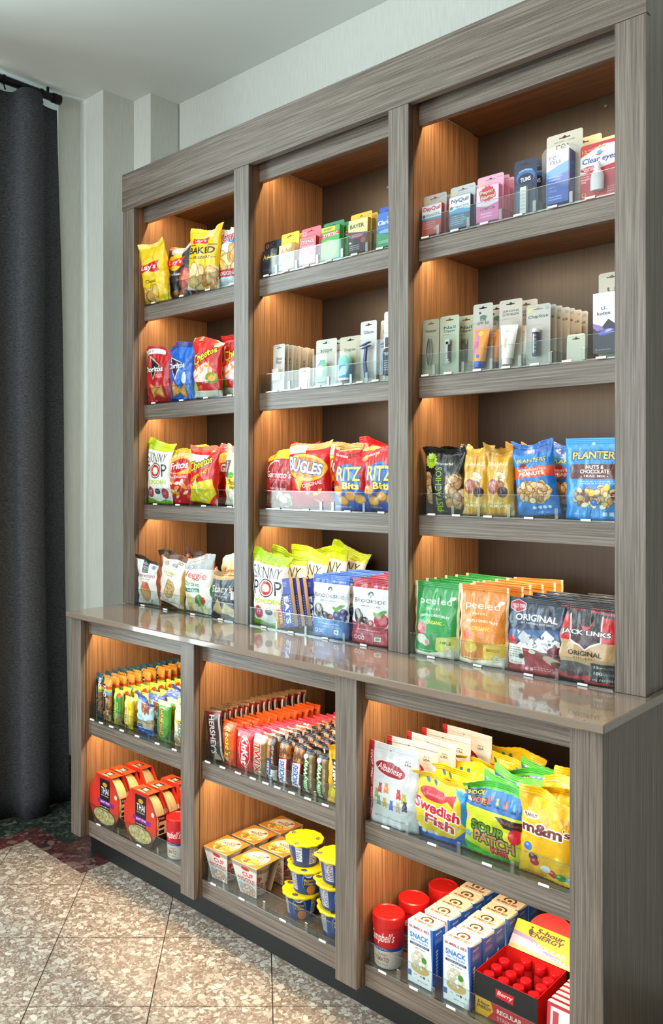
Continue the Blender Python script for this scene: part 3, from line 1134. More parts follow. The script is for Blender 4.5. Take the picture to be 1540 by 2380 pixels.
def cheeto(a, crunchy):
    a.r(0, 0, 1, 1, 'd8261c'); a.poly([(.62, .98), (1, .9), (1, .3), (.8, .4)], 'c41c14')
    a.t('Cheetos', .48, .74, .82, .16, 'f4cc1c', '1c1414', 4, rot=.38, b=2.4, tap=-.2)


@A('puffs', 'pillow', .150, .200, .055)
def _(a):
    cheeto(a, 0)
    a.poly([(.05, .45), (.6, .62), (.8, .5), (.7, .25), (.1, .28)], 'f0c8c4')
    for i in range(12):
        a.e(a.rnd.uniform(.15, .7), a.rnd.uniform(.28, .55), .13, .022, a.rnd.choice(['e89a2c', 'f4e4e0', 'd87820']), a.rnd.uniform(0, 3))
    a.e(.75, .33, .2, .10, '8a9a2a'); a.e(.74, .33, .13, .06, 'e8a030')
    a.e(.1, .2, .12, .10, 'c4d23a'); a.r(0, 0, 1, .12, 'e8e2d0')


@A('hotpuff', 'pillow', .150, .200, .055)
def _(a):
    a.r(0, 0, 1, 1, 'd01e1a'); a.r(0, .9, 1, 1, 'c85a3c'); a.poly([(0, .86), (.7, .84), (.6, .72), (0, .70)], 'dcd8d4')
    a.t('Cheetos', .46, .70, .82, .15, 'f2d020', '1c1414', 4, rot=.33, b=2.4, tap=-.2)
    a.t("FLAMIN' HOT", .44, .50, .8, .065, 'f6d630', '8a0c0c', 2, rot=.42, sh=.2, b=1.5)
    a.poly([(.0, .0), (.0, .30), (.35, .36), (.9, .46), (.98, .2), (.7, .0)], 'e8cc1e')
    for i in range(12):
        a.e(a.rnd.uniform(.1, .8), a.rnd.uniform(.08, .36), .13, .022, a.rnd.choice(['c85a1c', 'f0dc5a', 'e8f0a0', 'b8c43a']), a.rnd.uniform(0, 3))


def skinny(a, tint='eceae4'):
    a.r(0, 0, 1, 1, tint); a.r(0, .88, 1, 1, 'a8c81c'); a.r(0, .845, 1, .88, 'c0d830')
    a.t('ALL LESSER INGREDIENTS', .5, .862, .7, .012, '5a6a10')
    a.t('SKiNNY', .47, .735, .80, .155, '1c1c1e', b=-.6, fan=.05)
    a.t('P', .16, .53, .17, .19, '1c1c1e', b=-.2); a.t('P', .80, .53, .20, .19, '1c1c1e', b=-.2)
    a.e(.46, .53, .205, .125, '1c1c1e'); a.e(.46, .53, .18, .11, tint); a.e(.46, .53, .155, .095, 'c8202c')
    a.e(.46, .53, .10, .055, 'dce6b0'); a.e(.43, .55, .05, .03, 'f6f4e6'); a.e(.5, .51, .05, .03, 'f2f0dc')
    a.t('POPCORN', .47, .345, .78, .065, 'b8cc1c', b=2.6)
    star(a, .19, .19, .022, .019, 16, 'b83a4e'); a.t('39', .19, .20, .14, .045, 'f4dce0', b=2); a.t('CAL', .19, .165, .1, .014, 'f4dce0')
    a.e(.50, .20, .10, .045, '3c4450'); a.t('DAIRY', .5, .205, .13, .018, 'dfe4ea')
    star(a, .78, .17, .021, .018, 16, 'b83a4e'); a.t('NON', .78, .185, .1, .015, 'f4dce0'); a.t('GMO', .78, .16, .11, .02, 'f4dce0')
    a.poly([(0, 0), (1, 0), (1, .05), (.7, .07), (.45, .03), (.2, .08), (0, .10)], '7ab02a')


A('skinny', 'pillow', .150, .232, .050)(lambda a: skinny(a))


@A('fritos', 'pillow', .130, .195, .05)
def _(a):
    a.r(0, 0, 1, 1, 'c41c22'); a.r(0, .66, 1, 1, 'e8c890'); a.r(0, .93, 1, 1, 'e0c020')
    a.e(.5, .72, .52, .15, 'e8b030'); a.poly([(.0, .64), (1, .76), (1, .58), (.6, .54), (0, .56)], 'e8b030')
    a.e(.5, .70, .46, .12, 'c41c22', .2); a.t('Fritos', .52, .71, .76, .13, 'ffffff', '9a1218', 2.5, rot=.13, sh=.2, b=2)
    a.t('The ORIGINAL', .5, .50, .8, .05, 'f6ece0', rot=.08, b=1.6)
    for i in range(16):
        a.e(a.rnd.uniform(.12, .9), a.rnd.uniform(.1, .42), .12, .03, a.rnd.choice(['e8a83c', 'd08a2c', 'f2d0a0', 'f0e0dc']), a.rnd.uniform(0, 3))


@A('smart', 'pillow', .120, .200, .05)
def _(a):
    a.r(0, 0, 1, 1, 'd8d0b8'); a.r(.0, .86, 1, 1, 'b8b6a8')
    a.poly([(.0, .75), (.3, .78), (.22, .45), (0, .5)], '5a5c58')
    a.t('Smart', .13, .66, .3, .06, 'f4f4f4', rot=1.35)
    a.e(.55, .36, .5, .14, 'e6cc2c'); a.e(.35, .52, .12, .05, '5aa82c'); a.t('Pearl', .5, .40, .6, .08, '2a2416', sh=.2); a.t('popcorn', .5, .3, .5, .05, '2a2416')
    a.nuts(.5, .16, .4, .12, .012, ['f4ecd0', 'e8d8a0', 'fffaf0'], 30, 'b8a070')


@A('yellowbag', 'pillow', .140, .205, .05)
def _(a):
    a.r(0, 0, 1, 1, 'eadfc8'); a.r(0, .86, 1, 1, 'd8c414'); a.t('SKINNY', .5, .74, .8, .1, '2a2a2a', b=-.5)


@A('sweet', 'pillow', .120, .170, .045)
def _(a):
    a.r(0, 0, 1, 1, 'eae8e4'); a.r(0, .92, 1, 1, '3a241a'); a.r(.93, 0, 1, 1, 'a85028')
    a.r(.30, .70, .56, .92, '20242a'); a.t('FOOD', .43, .87, .2, .04, 'ffffff'); a.t('should', .43, .82, .2, .04, 'ffffff'); a.t('TASTE', .43, .775, .2, .04, 'ffffff'); a.t('good', .43, .73, .2, .04, 'ffffff')
    a.r(.66, .80, .86, .88, '8aa0c0')
    a.t('SWEET POTATO', .45, .625, .84, .055, '8e3a22', b=2); a.t('TORTILLA CHIPS', .45, .56, .5, .022, '8a8a8a')
    a.e(.44, .28, .25, .20, 'c4915c'); a.e(.42, .20, .20, .13, 'd0a470'); a.e(.46, .42, .16, .08, 'c85a40'); a.e(.38, .46, .08, .05, 'e08060')
    a.lines(.08, .04, .5, .12, 2, '8a8a86')


@A('crack', 'pillow', .140, .180, .045)
def _(a):
    a.r(0, 0, 1, 1, 'ece6da'); a.r(0, .92, 1, 1, '6a4a38'); a.poly([(.88, 0), (1, 0), (1, 1), (.96, .9)], 'c89848')
    a.t('VEGGIE', .62, .82, .22, .06, '2a2a2a'); a.t('GO', .78, .885, .18, .045, '2a2a2a', b=2)
    a.e(.30, .84, .08, .05, 'b8a890'); a.t('HUMMUS', .5, .66, .5, .05, 'd0a848', b=2); a.t('CHIPS', .46, .61, .3, .03, '9a8a70')
    a.poly([(.25, .26), (.42, .54), (.66, .52), (.74, .40), (.60, .18), (.38, .13)], 'b08a50'); a.poly([(.28, .27), (.44, .52), (.64, .50), (.71, .39), (.58, .2), (.39, .15)], 'd4b27a')
    a.nuts(.5, .34, .17, .14, .003, ['7a5a30', 'a07c48'], 30, 'b09060')
    a.lines(.1, .04, .8, .09, 1, '7a7a76')


@A('veggie', 'pillow', .158, .195, .05)
def _(a):
    a.r(0, 0, 1, 1, 'eceae2'); a.r(0, .78, 1, 1, 'b9bcbe'); a.poly([(.9, 0), (1, 0), (1, .6), (.93, .45), (.97, .3)], '3f9a34')
    a.poly([(0, 0), (0, .35), (.05, .25), (.03, 0)], '5ab048')
    a.e(.26, .82, .11, .04, '3a3e44'); a.e(.26, .82, .095, .032, 'd8dadc'); a.t('GMO', .26, .82, .1, .02, '3a3e44')
    a.t('Veggie', .43, .66, .84, .155, 'd0503c', b=1, sh=.1); a.t('Straws', .36, .52, .54, .09, '3c8a58', b=1)
    a.poly([(.05, .36), (.64, .38), (.62, .45), (.05, .43)], '3f7f68'); a.t('Sea Salt', .36, .405, .34, .04, 'ffffff')
    a.e(.24, .22, .14, .11, 'e4dc8c'); a.e(.6, .24, .15, .11, '6a8a4c'); a.e(.72, .25, .07, .06, 'c8402c'); a.e(.5, .19, .07, .08, '4a7a38')
    for i in range(14):
        x = a.rnd.uniform(.1, .8); a.poly([(x, .02), (x + .05, .02), (x + .10, .17), (x + .05, .17)], a.rnd.choice(['f0d878', 'e8c860', 'b8cc60', 'e0a060']))


@A('stacy', 'pillow', .128, .155, .045)
def _(a):
    a.r(0, 0, 1, 1, '4a4f56'); a.r(0, .90, 1, 1, '8a6a44'); a.poly([(0, .80), (1, .86), (1, .92), (0, .9)], 'c8a070'); a.r(0, .0, 1, .1, '3a3e44')
    a.t("Stacy's", .5, .60, .84, .20, 'e8dcb8', rot=.06, sh=.3, b=.6); a.t('BAKED PITA CHIPS', .5, .46, .5, .03, 'e0e0dc')
    a.poly([(.1, .12), (.35, .42), (.5, .16), (.36, .05)], 'd8b888'); a.poly([(.45, .10), (.62, .34), (.95, .22), (.9, .04)], 'e2c698'); a.r(.86, .42, .98, .60, 'd8d8d4')


@A('cream', 'pillow', .140, .205, .045)
def _(a):
    a.r(0, 0, 1, 1, 'e2d2b4'); a.t('Kettle', .5, .7, .6, .1, 'c85a3c', sh=.2)


@A('brown', 'pillow', .130, .185, .045)
def _(a):
    a.r(0, 0, 1, 1, '5a3a28'); a.r(.0, 0, .12, .9, 'a8542c'); a.r(.88, 0, 1, .9, 'a8542c'); a.r(0, .9, 1, 1, '3a2a22'); a.r(.3, .75, .6, .88, '20242a'); a.t('GOOD', .45, .81, .24, .05, 'ffffff')


# -- second bay
@A('gard', 'pillow', .130, .175, .05)
def _(a):
    a.r(0, 0, 1, 1, 'b01c24'); a.r(0, .86, 1, 1, 'e8c42c'); a.e(.3, .74, .22, .10, 'f0e8e0', .4); a.e(.32, .72, .2, .09, 'b01c24', .4)
    a.t("Gardetto's", .5, .60, .84, .12, 'ffffff', b=1, sh=.1); a.t('Original Recipe', .5, .50, .6, .04, 'e8c0b8', b=0)
    a.poly([(.2, .46), (.9, .44), (.85, .36), (.2, .38)], '8a141a'); a.t('SNACK MIX', .5, .34, .6, .04, 'f0dcd4')
    a.nuts(.5, .15, .45, .12, .016, ['c89858', 'e8d0a8', '8a5a34', 'f0e8e0'], 24)


@A('bugles', 'pillow', .165, .200, .06)
def _(a):
    a.r(0, 0, 1, 1, 'c8141c'); a.r(0, .90, 1, 1, 'c89858'); a.poly([(.0, .96), (.5, .98), (.45, .86), (0, .84)], 'dcd0c0')
    a.e(.50, .63, .48, .21, 'e8b418', -.15); a.e(.50, .63, .42, .165, 'c87c1c', -.15); a.poly([(.2, .46), (.45, .52), (.3, .26)], 'e8b418')
    a.t('BUGLES', .47, .64, .84, .19, 'f4f4fa', '2a3474', 4, rot=-.2, b=3, tap=-.15)
    a.t('ORIGINAL', .62, .37, .50, .06, 'f4ece4', rot=.12, sh=.2, b=1.6)
    for i in range(7):
        x, y, r = a.rnd.uniform(.2, .8), a.rnd.uniform(.06, .28), a.rnd.uniform(0, 3)
        a.poly([(x, y), (x + .16 * math.cos(r), y + .12 * math.sin(r)), (x + .05 * math.cos(r + 1), y + .09 * math.sin(r + 1))], a.rnd.choice(['e0b468', 'd09c48']))


@A('ritz', 'pillow', .140, .175, .055)
def _(a):
    a.r(0, 0, 1, 1, 'b81620'); a.poly([(0, 0), (1, 0), (1, .30), (.7, .42), (.4, .34), (0, .40)], '2450a8')
    a.poly([(.15, .62), (.30, .78), (.55, .80), (.80, .62), (.85, .4), (.4, .36)], '2a6cc0')
    a.t('CHEESE', .25, .93, .34, .035, 'f0f0f4', b=2); a.e(.86, .88, .09, .05, 'c89050')
    a.t('RITZ', .50, .62, .68, .24, 'f2d25a', '1a3a84', 3.5, b=1.6); a.t('Bits', .58, .42, .48, .12, 'f4dc3c', '1a3a84', 3, b=3)
    for x, y in ((.2, .34), (.78, .20), (.55, .25), (.33, .16)):
        a.e(x, y, .15, .09, 'a86a30'); a.e(x, y, .125, .07, 'd89c54'); a.e(x, y - .02, .12, .03, 'e8a030')
    a.lines(.08, .03, .5, .08, 1, 'e0e4f0')


@A('redbag', 'pillow', .130, .21, .05)
def _(a):
    a.r(0, 0, 1, 1, 'd0181c'); a.e(.4, .80, .5, .09, 'e8c060', .3); a.t('GLES', .5, .6, .6, .14, 'f0f0f8', '2a3474', 3, b=3)


@A('peanut', 'card', .078, .148)
def _(a):
    a.r(0, 0, 1, 1, '2038a0'); a.e(.4, .9, .16, .06, '4a90d0', 0, .7); a.poly([(0, 0), (0, 1), (.16, 1), (.40, .6), (.42, 0)], 'b43a2c'); a.poly([(0, 0), (0, 1), (.06, 1), (.12, .6), (.16, .3), (.14, 0)], 'd8b23c')
    a.poly([(.42, .62), (.50, .86), (.56, .80), (.52, .60)], 'e0b848')
    a.r(.46, .02, .94, .68, '141c3c'); a.r(.52, .05, .88, .65, '2444a8')
    for i in range(12):
        for x in (.49, .91): a.r(x - .015, .05 + i * .052, x + .015, .075 + i * .052, 'f4f0e0')
    a.t('EATS', .70, .35, .56 * a.h / a.w, .26 * a.w / a.h, 'f4f0e0', rot=-PI / 2, b=3)
    a.t('BUTTER', .29, .30, .46 * a.h / a.w, .13 * a.w / a.h, 'f0d040', rot=-PI / 2, b=2.5)
    a.lines(.62, .82, .84, .94, 4, 'd8c8b0')


def brook(a, c1, c2, c3, fl, berries):
    a.r(0, 0, 1, 1, 'cfd2d2'); a.r(0, .86, 1, 1, c1); a.r(0, .84, 1, .862, 'e8eaea')
    a.t('SNACK SIZE', .24, .925, .3, .016, 'dfe6f4'); a.t('MADE WITH FRUIT', .72, .90, .36, .016, 'dfe6f4')
    for i in range(9):
        an = i * PI / 8; a.e(.5 + .05 * math.cos(an), .765 + .035 * math.sin(an), .018, .012, '2e3034')
    a.r(.494, .715, .506, .76, '2e3034')
    a.t('B', .12, .665, .09, .068, '26282c', b=0); a.t('ROOKSIDE', .53, .662, .70, .052, '26282c', b=0)
    a.t('DARK CHOCOLATE', .5, .585, .52, .020, '4a4e52')
    a.poly([(0, 0), (1, 0), (1, .27), (.6, .30), (.5, .33), (.4, .30), (0, .33)], c2)
    a.e(.22, .42, .13, .12, '3a2c2c', .5); a.e(.2, .46, .06, .08, 'a8a4a4', .5); a.e(.40, .36, .10, .055, '2a1a1c'); a.e(.38, .375, .03, .02, 'a09090'); a.e(.55, .33, .085, .055, '4a2428'); a.e(.56, .33, .05, .035, c3)
    for x, y, rx in berries: a.e(x, y, rx, rx * .72, fl); a.e(x - .03, y + .02, rx * .35, rx * .22, 'b8b8d8', 0, .6)
    a.e(.80, .50, .13, .03, '5a8a3c', .4); a.e(.70, .46, .10, .025, '6a9a48', -.5)
    a.t('with ' + ('Blueberry Flavor' if c1 == '3a62b8' else 'Pomegranate Flavor'), .5, .215, .6, .026, 'f0f2fa')
    a.lines(.2, .15, .85, .19, 2, 'd8dcf0', .5)
    for x in (.17, .27, .37): a.e(x, .09, .045, .033, 'e8ecf4'); a.e(x, .09, .03, .02, c2)
    a.r(.66, .06, .80, .13, 'e4e8da'); a.e(.73, .095, .045, .022, '7a9a6a')


A('brookB', 'pouch', .138, .180, .034)(lambda a: brook(a, '3a62b8', '4a7cc0', '8a4a50', '3a4474', [(.75, .36, .12), (.88, .33, .09), (.9, .42, .09)]))
A('brookR', 'pouch', .138, .180, .034)(lambda a: brook(a, 'a81c30', 'b03a4c', 'd07a78', 'a02030', [(.80, .38, .16), (.78, .42, .13)]))


# -- third bay
@A('pist', 'pillow', .128, .178, .045)
def _(a):
    a.r(0, 0, 1, 1, '16191a')
    a.nuts(.10, .36, .09, .24, .014, ['c8a878', 'b89060', 'dcc49c'], 26); a.nuts(.76, .36, .20, .22, .015, ['c8a070', 'b08850', 'e0c8a0', 'a87848'], 60)
    a.r(.22, 0, .56, 1, '14181a')
    a.t('Wonderful', .52, .76, .42, .045, 'e8ecec', b=1.2); a.t('PISTACHIOS', .40, .38, .66 * a.h / a.w, .15 * a.w / a.h, 'a8d83c', rot=PI / 2, b=0)
    star(a, .20, .80, .021, .017, 14, 'b4dc2c'); a.t('ROASTED', .2, .815, .18, .018, '2a4010'); a.t('& SALTED', .2, .79, .16, .018, '2a4010')


@A('sahale', 'pillow', .078, .178, .035)
def _(a):
    a.r(0, 0, 1, 1, 'cf9f2e'); a.r(0, .86, 1, 1, 'b88a2c'); a.r(0, 0, 1, .05, 'b88a2c')
    a.t('SAHALE', .5, .745, .74, .05, 'fbf4dc', b=1); a.t('SNACKS', .5, .705, .3, .016, 'f2e4b8')
    a.nuts(.55, .50, .2, .10, .008, ['f0e0b8', 'e0c890', 'fff4d8'], 16, '9a7430'); a.e(.30, .42, .22, .11, '8a4a48', -.3); a.e(.28, .43, .15, .07, 'b87870', -.3)
    a.e(.55, .42, .2, .09, '9a5a2c'); a.e(.66, .34, .2, .075, '3a2228', .3)
    a.t('HONEY', .5, .185, .34, .025, 'f8ecc4'); a.t('ALMONDS', .5, .145, .78, .042, 'fbf4dc', b=1)


@A('plantP', 'pillow', .112, .182, .05)
def _(a):
    a.r(0, 0, 1, 1, '1f78c8'); a.r(0, .84, 1, 1, '1c5cb0'); a.t('PLANTERS', .5, .755, .7, .06, 'c8c048', '1a3c74', 2, b=2)
    a.r(0, .52, 1, .66, 'd0502c'); a.e(.3, .67, .09, .045, '8a2c20'); a.t('HONEY ROASTED', .5, .625, .7, .035, 'f8ece0', b=1.6); a.t('PEANUTS', .5, .572, .62, .052, 'ffffff', b=2)
    a.nuts(.5, .33, .40, .14, .0095, ['d8b078', 'c89858', 'e8c898', 'b88848'], 60)
    for x in (.45, .57, .69, .81): a.e(x, .11, .045, .022, 'd0e4f4')


@A('plantM', 'pouch', .134, .190, .045)
def _(a):
    a.r(0, 0, 1, 1, '2a8ad8'); a.r(0, .87, 1, 1, '3a9ae0'); a.e(.5, .93, .03, .018, 'bcdcf4')
    a.t('PLANTERS', .55, .78, .82, .095, 'e0c850', '1a3c74', 3, b=2, arc=.012)
    a.r(.1, .50, 1, .68, '5a2c28'); a.t('NUTS &', .55, .645, .32, .045, 'ffffff', b=2); a.t('CHOCOLATE', .55, .59, .52, .048, 'ffffff', b=2); a.t('- TRAIL MIX -', .55, .535, .48, .028, 'f4e8e0', b=1.5)
    a.lines(.3, .43, .95, .48, 2, 'dcecf8', .7)
    a.nuts(.60, .28, .38, .14, .0085, ['e0c48c', 'd4b070', 'efdcb4', 'c89c5c', '8a4a30', 'e0c48c'], 60)
    for x, y, c in ((.52, .33, 'e8c81c'), (.78, .40, 'e8c81c'), (.56, .21, '3a6ac8'), (.9, .3, '6a2c20')): a.e(x, y, .055, .04, c); a.e(x - .01, y + .01, .02, .012, 'ffffff', 0, .5)
    for x in (.72, .81, .90): a.r(x, .05, x + .07, .10, 'd0e4f4')
    a.t('NET WT 6 OZ', .3, .07, .2, .02, 'd0e4f4')


def peeled(a, c, c2, name, tip):
    a.r(0, 0, 1, 1, c); a.r(0, 0, .06, 1, 'ecdcbc'); a.r(.96, 0, 1, 1, 'ecdcbc')
    a.poly([(.0, 0), (1, 0), (1, .17), (.8, .10), (.4, .04), (0, .06)], 'ece4d2')
    a.poly([(.56, .26), (.97, .30), (.97, .15), (.85, .09), (.6, .07), (.55, .10)], c2)
    a.t('peeled', .50, .735, .70, .12, 'f6f2e6', b=-.2); a.t('S N A C K S', .46, .64, .30, .028, 'f6f2e6', b=1)
    a.e(.83, .79, .05, .022, 'f6f2e6', .9); a.e(.88, .80, .05, .022, 'f6f2e6', .3)
    a.t('GENTLY DRIED FRUIT', .50, .535, .66, .032, 'f6f2e6', b=1.2, arc=.018); a.t('- ORGANIC -', .50, .455, .46, .05, 'f4d84c', b=2)
    a.t(name, .75, .20, .24, .04, '4a6a1c' if c == '2f9448' else 'a86418', b=2)
    a.e(.5, .925, .012, .008, '6a5a3a')
    a.e(.82, .10, .07, .045, 'c8bca4'); a.e(.82, .10, .06, .038, 'ece4d2'); a.t('HIGH', .82, .115, .06, .016, '8a7a6a'); a.t('FIBER', .82, .09, .07, .014, '8a7a6a')
    tip(a)
    a.lines(.16, .06, .5, .08, 1, 'f0ece0', .8)


def _apple(a):
    a.e(.20, .36, .12, .09, 'a83038'); a.e(.17, .38, .04, .05, 'd07068'); a.e(.22, .22, .13, .065, 'f4ecdc'); a.e(.33, .18, .09, .05, 'f4ecdc'); a.e(.36, .17, .05, .05, 'c84048', .4, .5)


def _mango(a):
    a.e(.22, .34, .11, .11, 'e08848', -.3); a.e(.19, .37, .06, .07, 'd85a40', -.3); a.e(.28, .22, .14, .08, 'e8b43c', .4); a.e(.36, .21, .07, .05, 'f4cc50', .4)


A('peelG', 'pouch', .138, .192, .042)(lambda a: peeled(a, '2f9448', 'd8d468', 'APPLE', _apple))
A('peelO', 'pouch', .138, .196, .042)(lambda a: peeled(a, 'd8822a', 'ecc43c', 'MANGO', _mango))


@A('ftrip', 'pouch', .148, .176, .035)
def _(a):
    a.r(0, 0, 1, 1, '27344c'); a.r(0, .86, 1, 1, '2a3442'); a.poly([(0, .55), (1, .62), (1, .45), (0, .40)], '3e6494')
    a.poly([(.2, .36), (.42, .52), (.55, .44), (.70, .60), (1, .42), (1, .30), (.2, .30)], 'd8dce0')
    for i in range(60):
        x, y = a.rnd.uniform(.25, 1), a.rnd.uniform(.30, .50); a.e(x, y, .03, .012, a.rnd.choice(['2a2c30', 'f0f0f0', '8a8e92']), a.rnd.uniform(0, 3), .8, 8)
    a.poly([(0, 0), (1, 0), (1, .24), (.6, .30), (0, .36)], '9c2c34')
    a.poly([(.06, .93), (.18, .98), (.33, .93), (.33, .84), (.18, .79), (.06, .84)], 'c8ccd0'); a.poly([(.07, .92), (.18, .97), (.32, .92), (.32, .85), (.18, .80), (.07, .85)], 'a82832')
    a.t('FIELD TRIP', .195, .885, .22, .05, 'f4ecec', b=1.4)
    a.t('ORIGINAL', .52, .735, .72, .09, 'eef0f2', b=2.4, arc=.01); a.t('ALL NATURAL BEEF JERKY', .54, .665, .58, .028, 'dce0e4', b=1.5)
    a.e(.1, .40, .1, .09, 'a83030'); a.poly([(.22, .46), (.3, .56), (.42, .50), (.44, .42), (.3, .38)], 'b8bcc0'); a.poly([(.22, .50), (.20, .57), (.26, .54)], 'c8ccd0')
    a.poly([(.02, .36), (.30, .36), (.36, .10), (.05, .09)], 'e4e0d6'); a.lines(.06, .18, .28, .33, 5, '6a6a6a'); a.e(.29, .21, .05, .035, '2a2a2a')
    a.t('9G  10G  2 0g', .2, .12, .2, .016, '3a3a3a')
    a.e(.60, .27, .16, .04, '8a4a3c', -.3); a.e(.48, .29, .07, .025, 'f0ece4'); a.e(.86, .33, .13, .06, '6a2028', .2); a.e(.82, .2, .16, .05, 'c8a898', -.3); a.e(.88, .17, .08, .03, '5a4030')
    a.lines(.52, .05, .85, .10, 2, 'e8c8cc', .8)
    for x in (.40, .48): a.e(x, .06, .03, .022, 'd8b8bc')


@A('jack', 'pouch', .146, .178, .035)
def _(a):
    a.r(0, 0, 1, 1, 'b9976a'); a.r(0, .52, 1, .86, 'c01a20'); a.r(0, .84, 1, 1, '2c2a2e')
    a.t('100', .14, .93, .12, .045, 'd8443c', b=2); a.t('Calories', .34, .925, .24, .032, 'd8443c', b=1.4); a.t('Good Source of', .74, .95, .34, .026, 'd8443c', b=1); a.t('Protein', .74, .90, .36, .05, 'd8443c', b=2)
    a.poly([(.24, .86), (.76, .86), (.76, .52), (.66, .48), (.6, .46), (.5, .40), (.40, .46), (.30, .48), (.24, .52)], 'ddd8d8'); a.poly([(.26, .88), (.74, .88), (.74, .53), (.64, .50), (.58, .475), (.5, .42), (.42, .475), (.34, .50), (.26, .53)], '3a1c24'); a.poly([(.26, .88), (.74, .88), (.74, .70), (.26, .70)], '2a2628')
    for s_ in (-1, 1): a.poly([(.5, .70), (.5 + .06 * s_, .72), (.5 + .12 * s_, .79), (.5 + .10 * s_, .74), (.5 + .04 * s_, .66), (.5, .64)], 'c02a26')
    a.t('JACK LINKS', .50, .62, .80, .075, 'f4f2f0', '2a1418', 2.5, b=2); a.t("'", .865, .65, .015, .02, 'ffffff', b=2)
    a.t('ORIGINAL', .5, .365, .56, .062, '1c1614', b=2.4); a.t('B E E F  J E R K Y', .5, .30, .36, .026, '3a2c20', b=1.2)
    a.r(0, 0, 1, .22, '5a2a30'); a.e(.3, .16, .35, .09, '4a3c40'); a.poly([(0, .12), (.3, .06), (.6, .10), (1, .04), (1, 0), (0, 0)], 'b83a40')
    a.r(.60, .03, 1, .26, '202224'); a.t('13g', .72, .21, .14, .045, 'f0f0f0', b=1.5); a.t('PROTEIN', .88, .21, .16, .03, 'a0a4a8'); a.t('100', .72, .14, .13, .04, 'f0f0f0', b=1.5); a.t('CALORIES', .88, .135, .18, .03, 'a0a4a8'); a.t('97% FAT FREE', .8, .06, .34, .028, 'e0e0e0', rot=.04, sh=.2)
    a.r(.02, .0, .5, .03, '2c2a3a')


# -- bars
def vbar(a, txt, c, o=None, x=.5, k=.42, ln=.8, y=.5, b=2.0, sh=0.1, up=True):
    a.t(txt, x, y, ln * a.h / a.w, k * a.w / a.h, c, o, 2.2, rot=PI / 2 if up else -PI / 2, b=b, sh=sh)


@A('kindT', 'bar', .042, .158, .016)
def _(a):
    a.r(0, 0, 1, 1, '2c5560'); a.r(.1, .12, .55, .86, '14181a'); a.r(.55, .12, 1, .72, '8a6446'); a.nuts(.78, .42, .2, .28, .006, ['8a5c38', 'b08058', '6a4428'], 40)
    a.r(.55, .72, 1, .78, 'd84c2c'); a.r(.55, .66, 1, .72, 'e8c83c'); a.r(.55, .60, 1, .66, '7aa84c')
    vbar(a, 'KIND', 'ffffff', x=.72, y=.80, ln=.20, k=.34, up=False); vbar(a, 'NUTS DARK CHOCOLATE', 'c8d0d4', x=.32, y=.42, ln=.6, k=.12, up=False, b=1)


@A('kindO', 'bar', .046, .158, .018)
def _(a):
    a.r(0, 0, 1, 1, 'd89a44'); a.r(0, 0, 1, .60, '9a7450'); a.nuts(.6, .28, .4, .3, .006, ['c89864', 'a87848', '7a5030', 'e0bc90'], 90); a.r(0, .60, 1, .66, '6a9ac0'); a.r(0, .66, 1, .72, 'b8c83c'); a.r(0, .72, 1, .78, 'd84024'); a.r(.02, .22, .40, .82, '16181a')
    vbar(a, 'KIND', 'ffffff', x=.3, y=.66, ln=.24, k=.34, up=False); vbar(a, 'PEANUT BUTTER', 'e0e0e0', x=.12, y=.45, ln=.36, k=.12, up=False, b=1)


@A('natG', 'bar', .046, .120, .018)
def _(a):
    a.r(0, 0, 1, 1, 'c8d84c'); a.r(.45, 0, 1, .84, '4a8a34'); a.r(.5, 0, 1, .34, '8a8468'); a.nuts(.75, .12, .2, .1, .006, ['c8a068', 'a87c48'], 14); a.e(.7, .86, .25, .06, 'c8402c')
    vbar(a, 'NATURE', '3a7a2c', x=.22, y=.45, ln=.6, k=.26); vbar(a, 'Oats n Honey', 'f4f8e8', x=.58, y=.45, ln=.45, k=.18)


@A('yelbar', 'bar', .046, .108, .018)
def _(a):
    a.r(0, 0, 1, 1, 'ecd41c'); a.r(0, .88, 1, 1, 'f4e88c'); a.r(.15, .10, .45, .86, 'f8f0b0'); a.r(.6, .1, .85, .7, 'd8b81c'); vbar(a, 'SPECIAL', 'c8302c', x=.3, y=.45, ln=.5, k=.2); vbar(a, 'Lemon', 'ffffff', x=.72, y=.4, ln=.4, k=.2)
    a.nuts(.25, .08, .2, .06, .006, ['c8a068', 'a87c48'], 10)


@A('clif', 'pillow', .092, .120, .03)
def _(a):
    a.r(0, 0, 1, 1, 'b0cfe0'); a.r(0, .86, 1, 1, '4a68b0'); a.poly([(0, .42), (1, .32), (1, .16), (0, .22)], 'c8b08c'); a.poly([(0, .42), (.5, .38), (1, .46), (1, .34), (0, .30)], 'a89478'); a.r(0, 0, 1, .17, '2c50a8')
    a.poly([(.3, .84), (.9, .84), (.8, .56), (.7, .64), (.62, .54), (.5, .62), (.44, .56)], '9a5238'); a.nuts(.62, .72, .22, .1, .006, ['b06a44', '8a4430'], 16, '5a2a1c')
    a.r(.12, .20, .42, .28, '22304a'); a.t('SNACK BREAK', .27, .24, .26, .03, 'ffffff'); a.t('Chocolate Crisp', .4, .09, .5, .05, 'dce8f8')


@A('natV', 'bar', .066, .128, .020)
def _(a):
    a.r(0, 0, 1, 1, '4c9a34'); a.r(0, .9, 1, 1, 'c8dca8'); a.r(.06, 0, .22, .86, '1c5a30'); a.r(.28, .12, .62, .86, 'd0a030'); a.r(.31, .14, .59, .84, '7a5a1c')
    vbar(a, 'NATURE VALLEY', 'f4d868', x=.45, y=.49, ln=.62, k=.2, up=False); vbar(a, 'crunchy', 'd8ecc8', x=.14, y=.4, ln=.4, k=.1)
    a.poly([(.7, .1), (.95, .3), (.92, .05)], '3a3020')


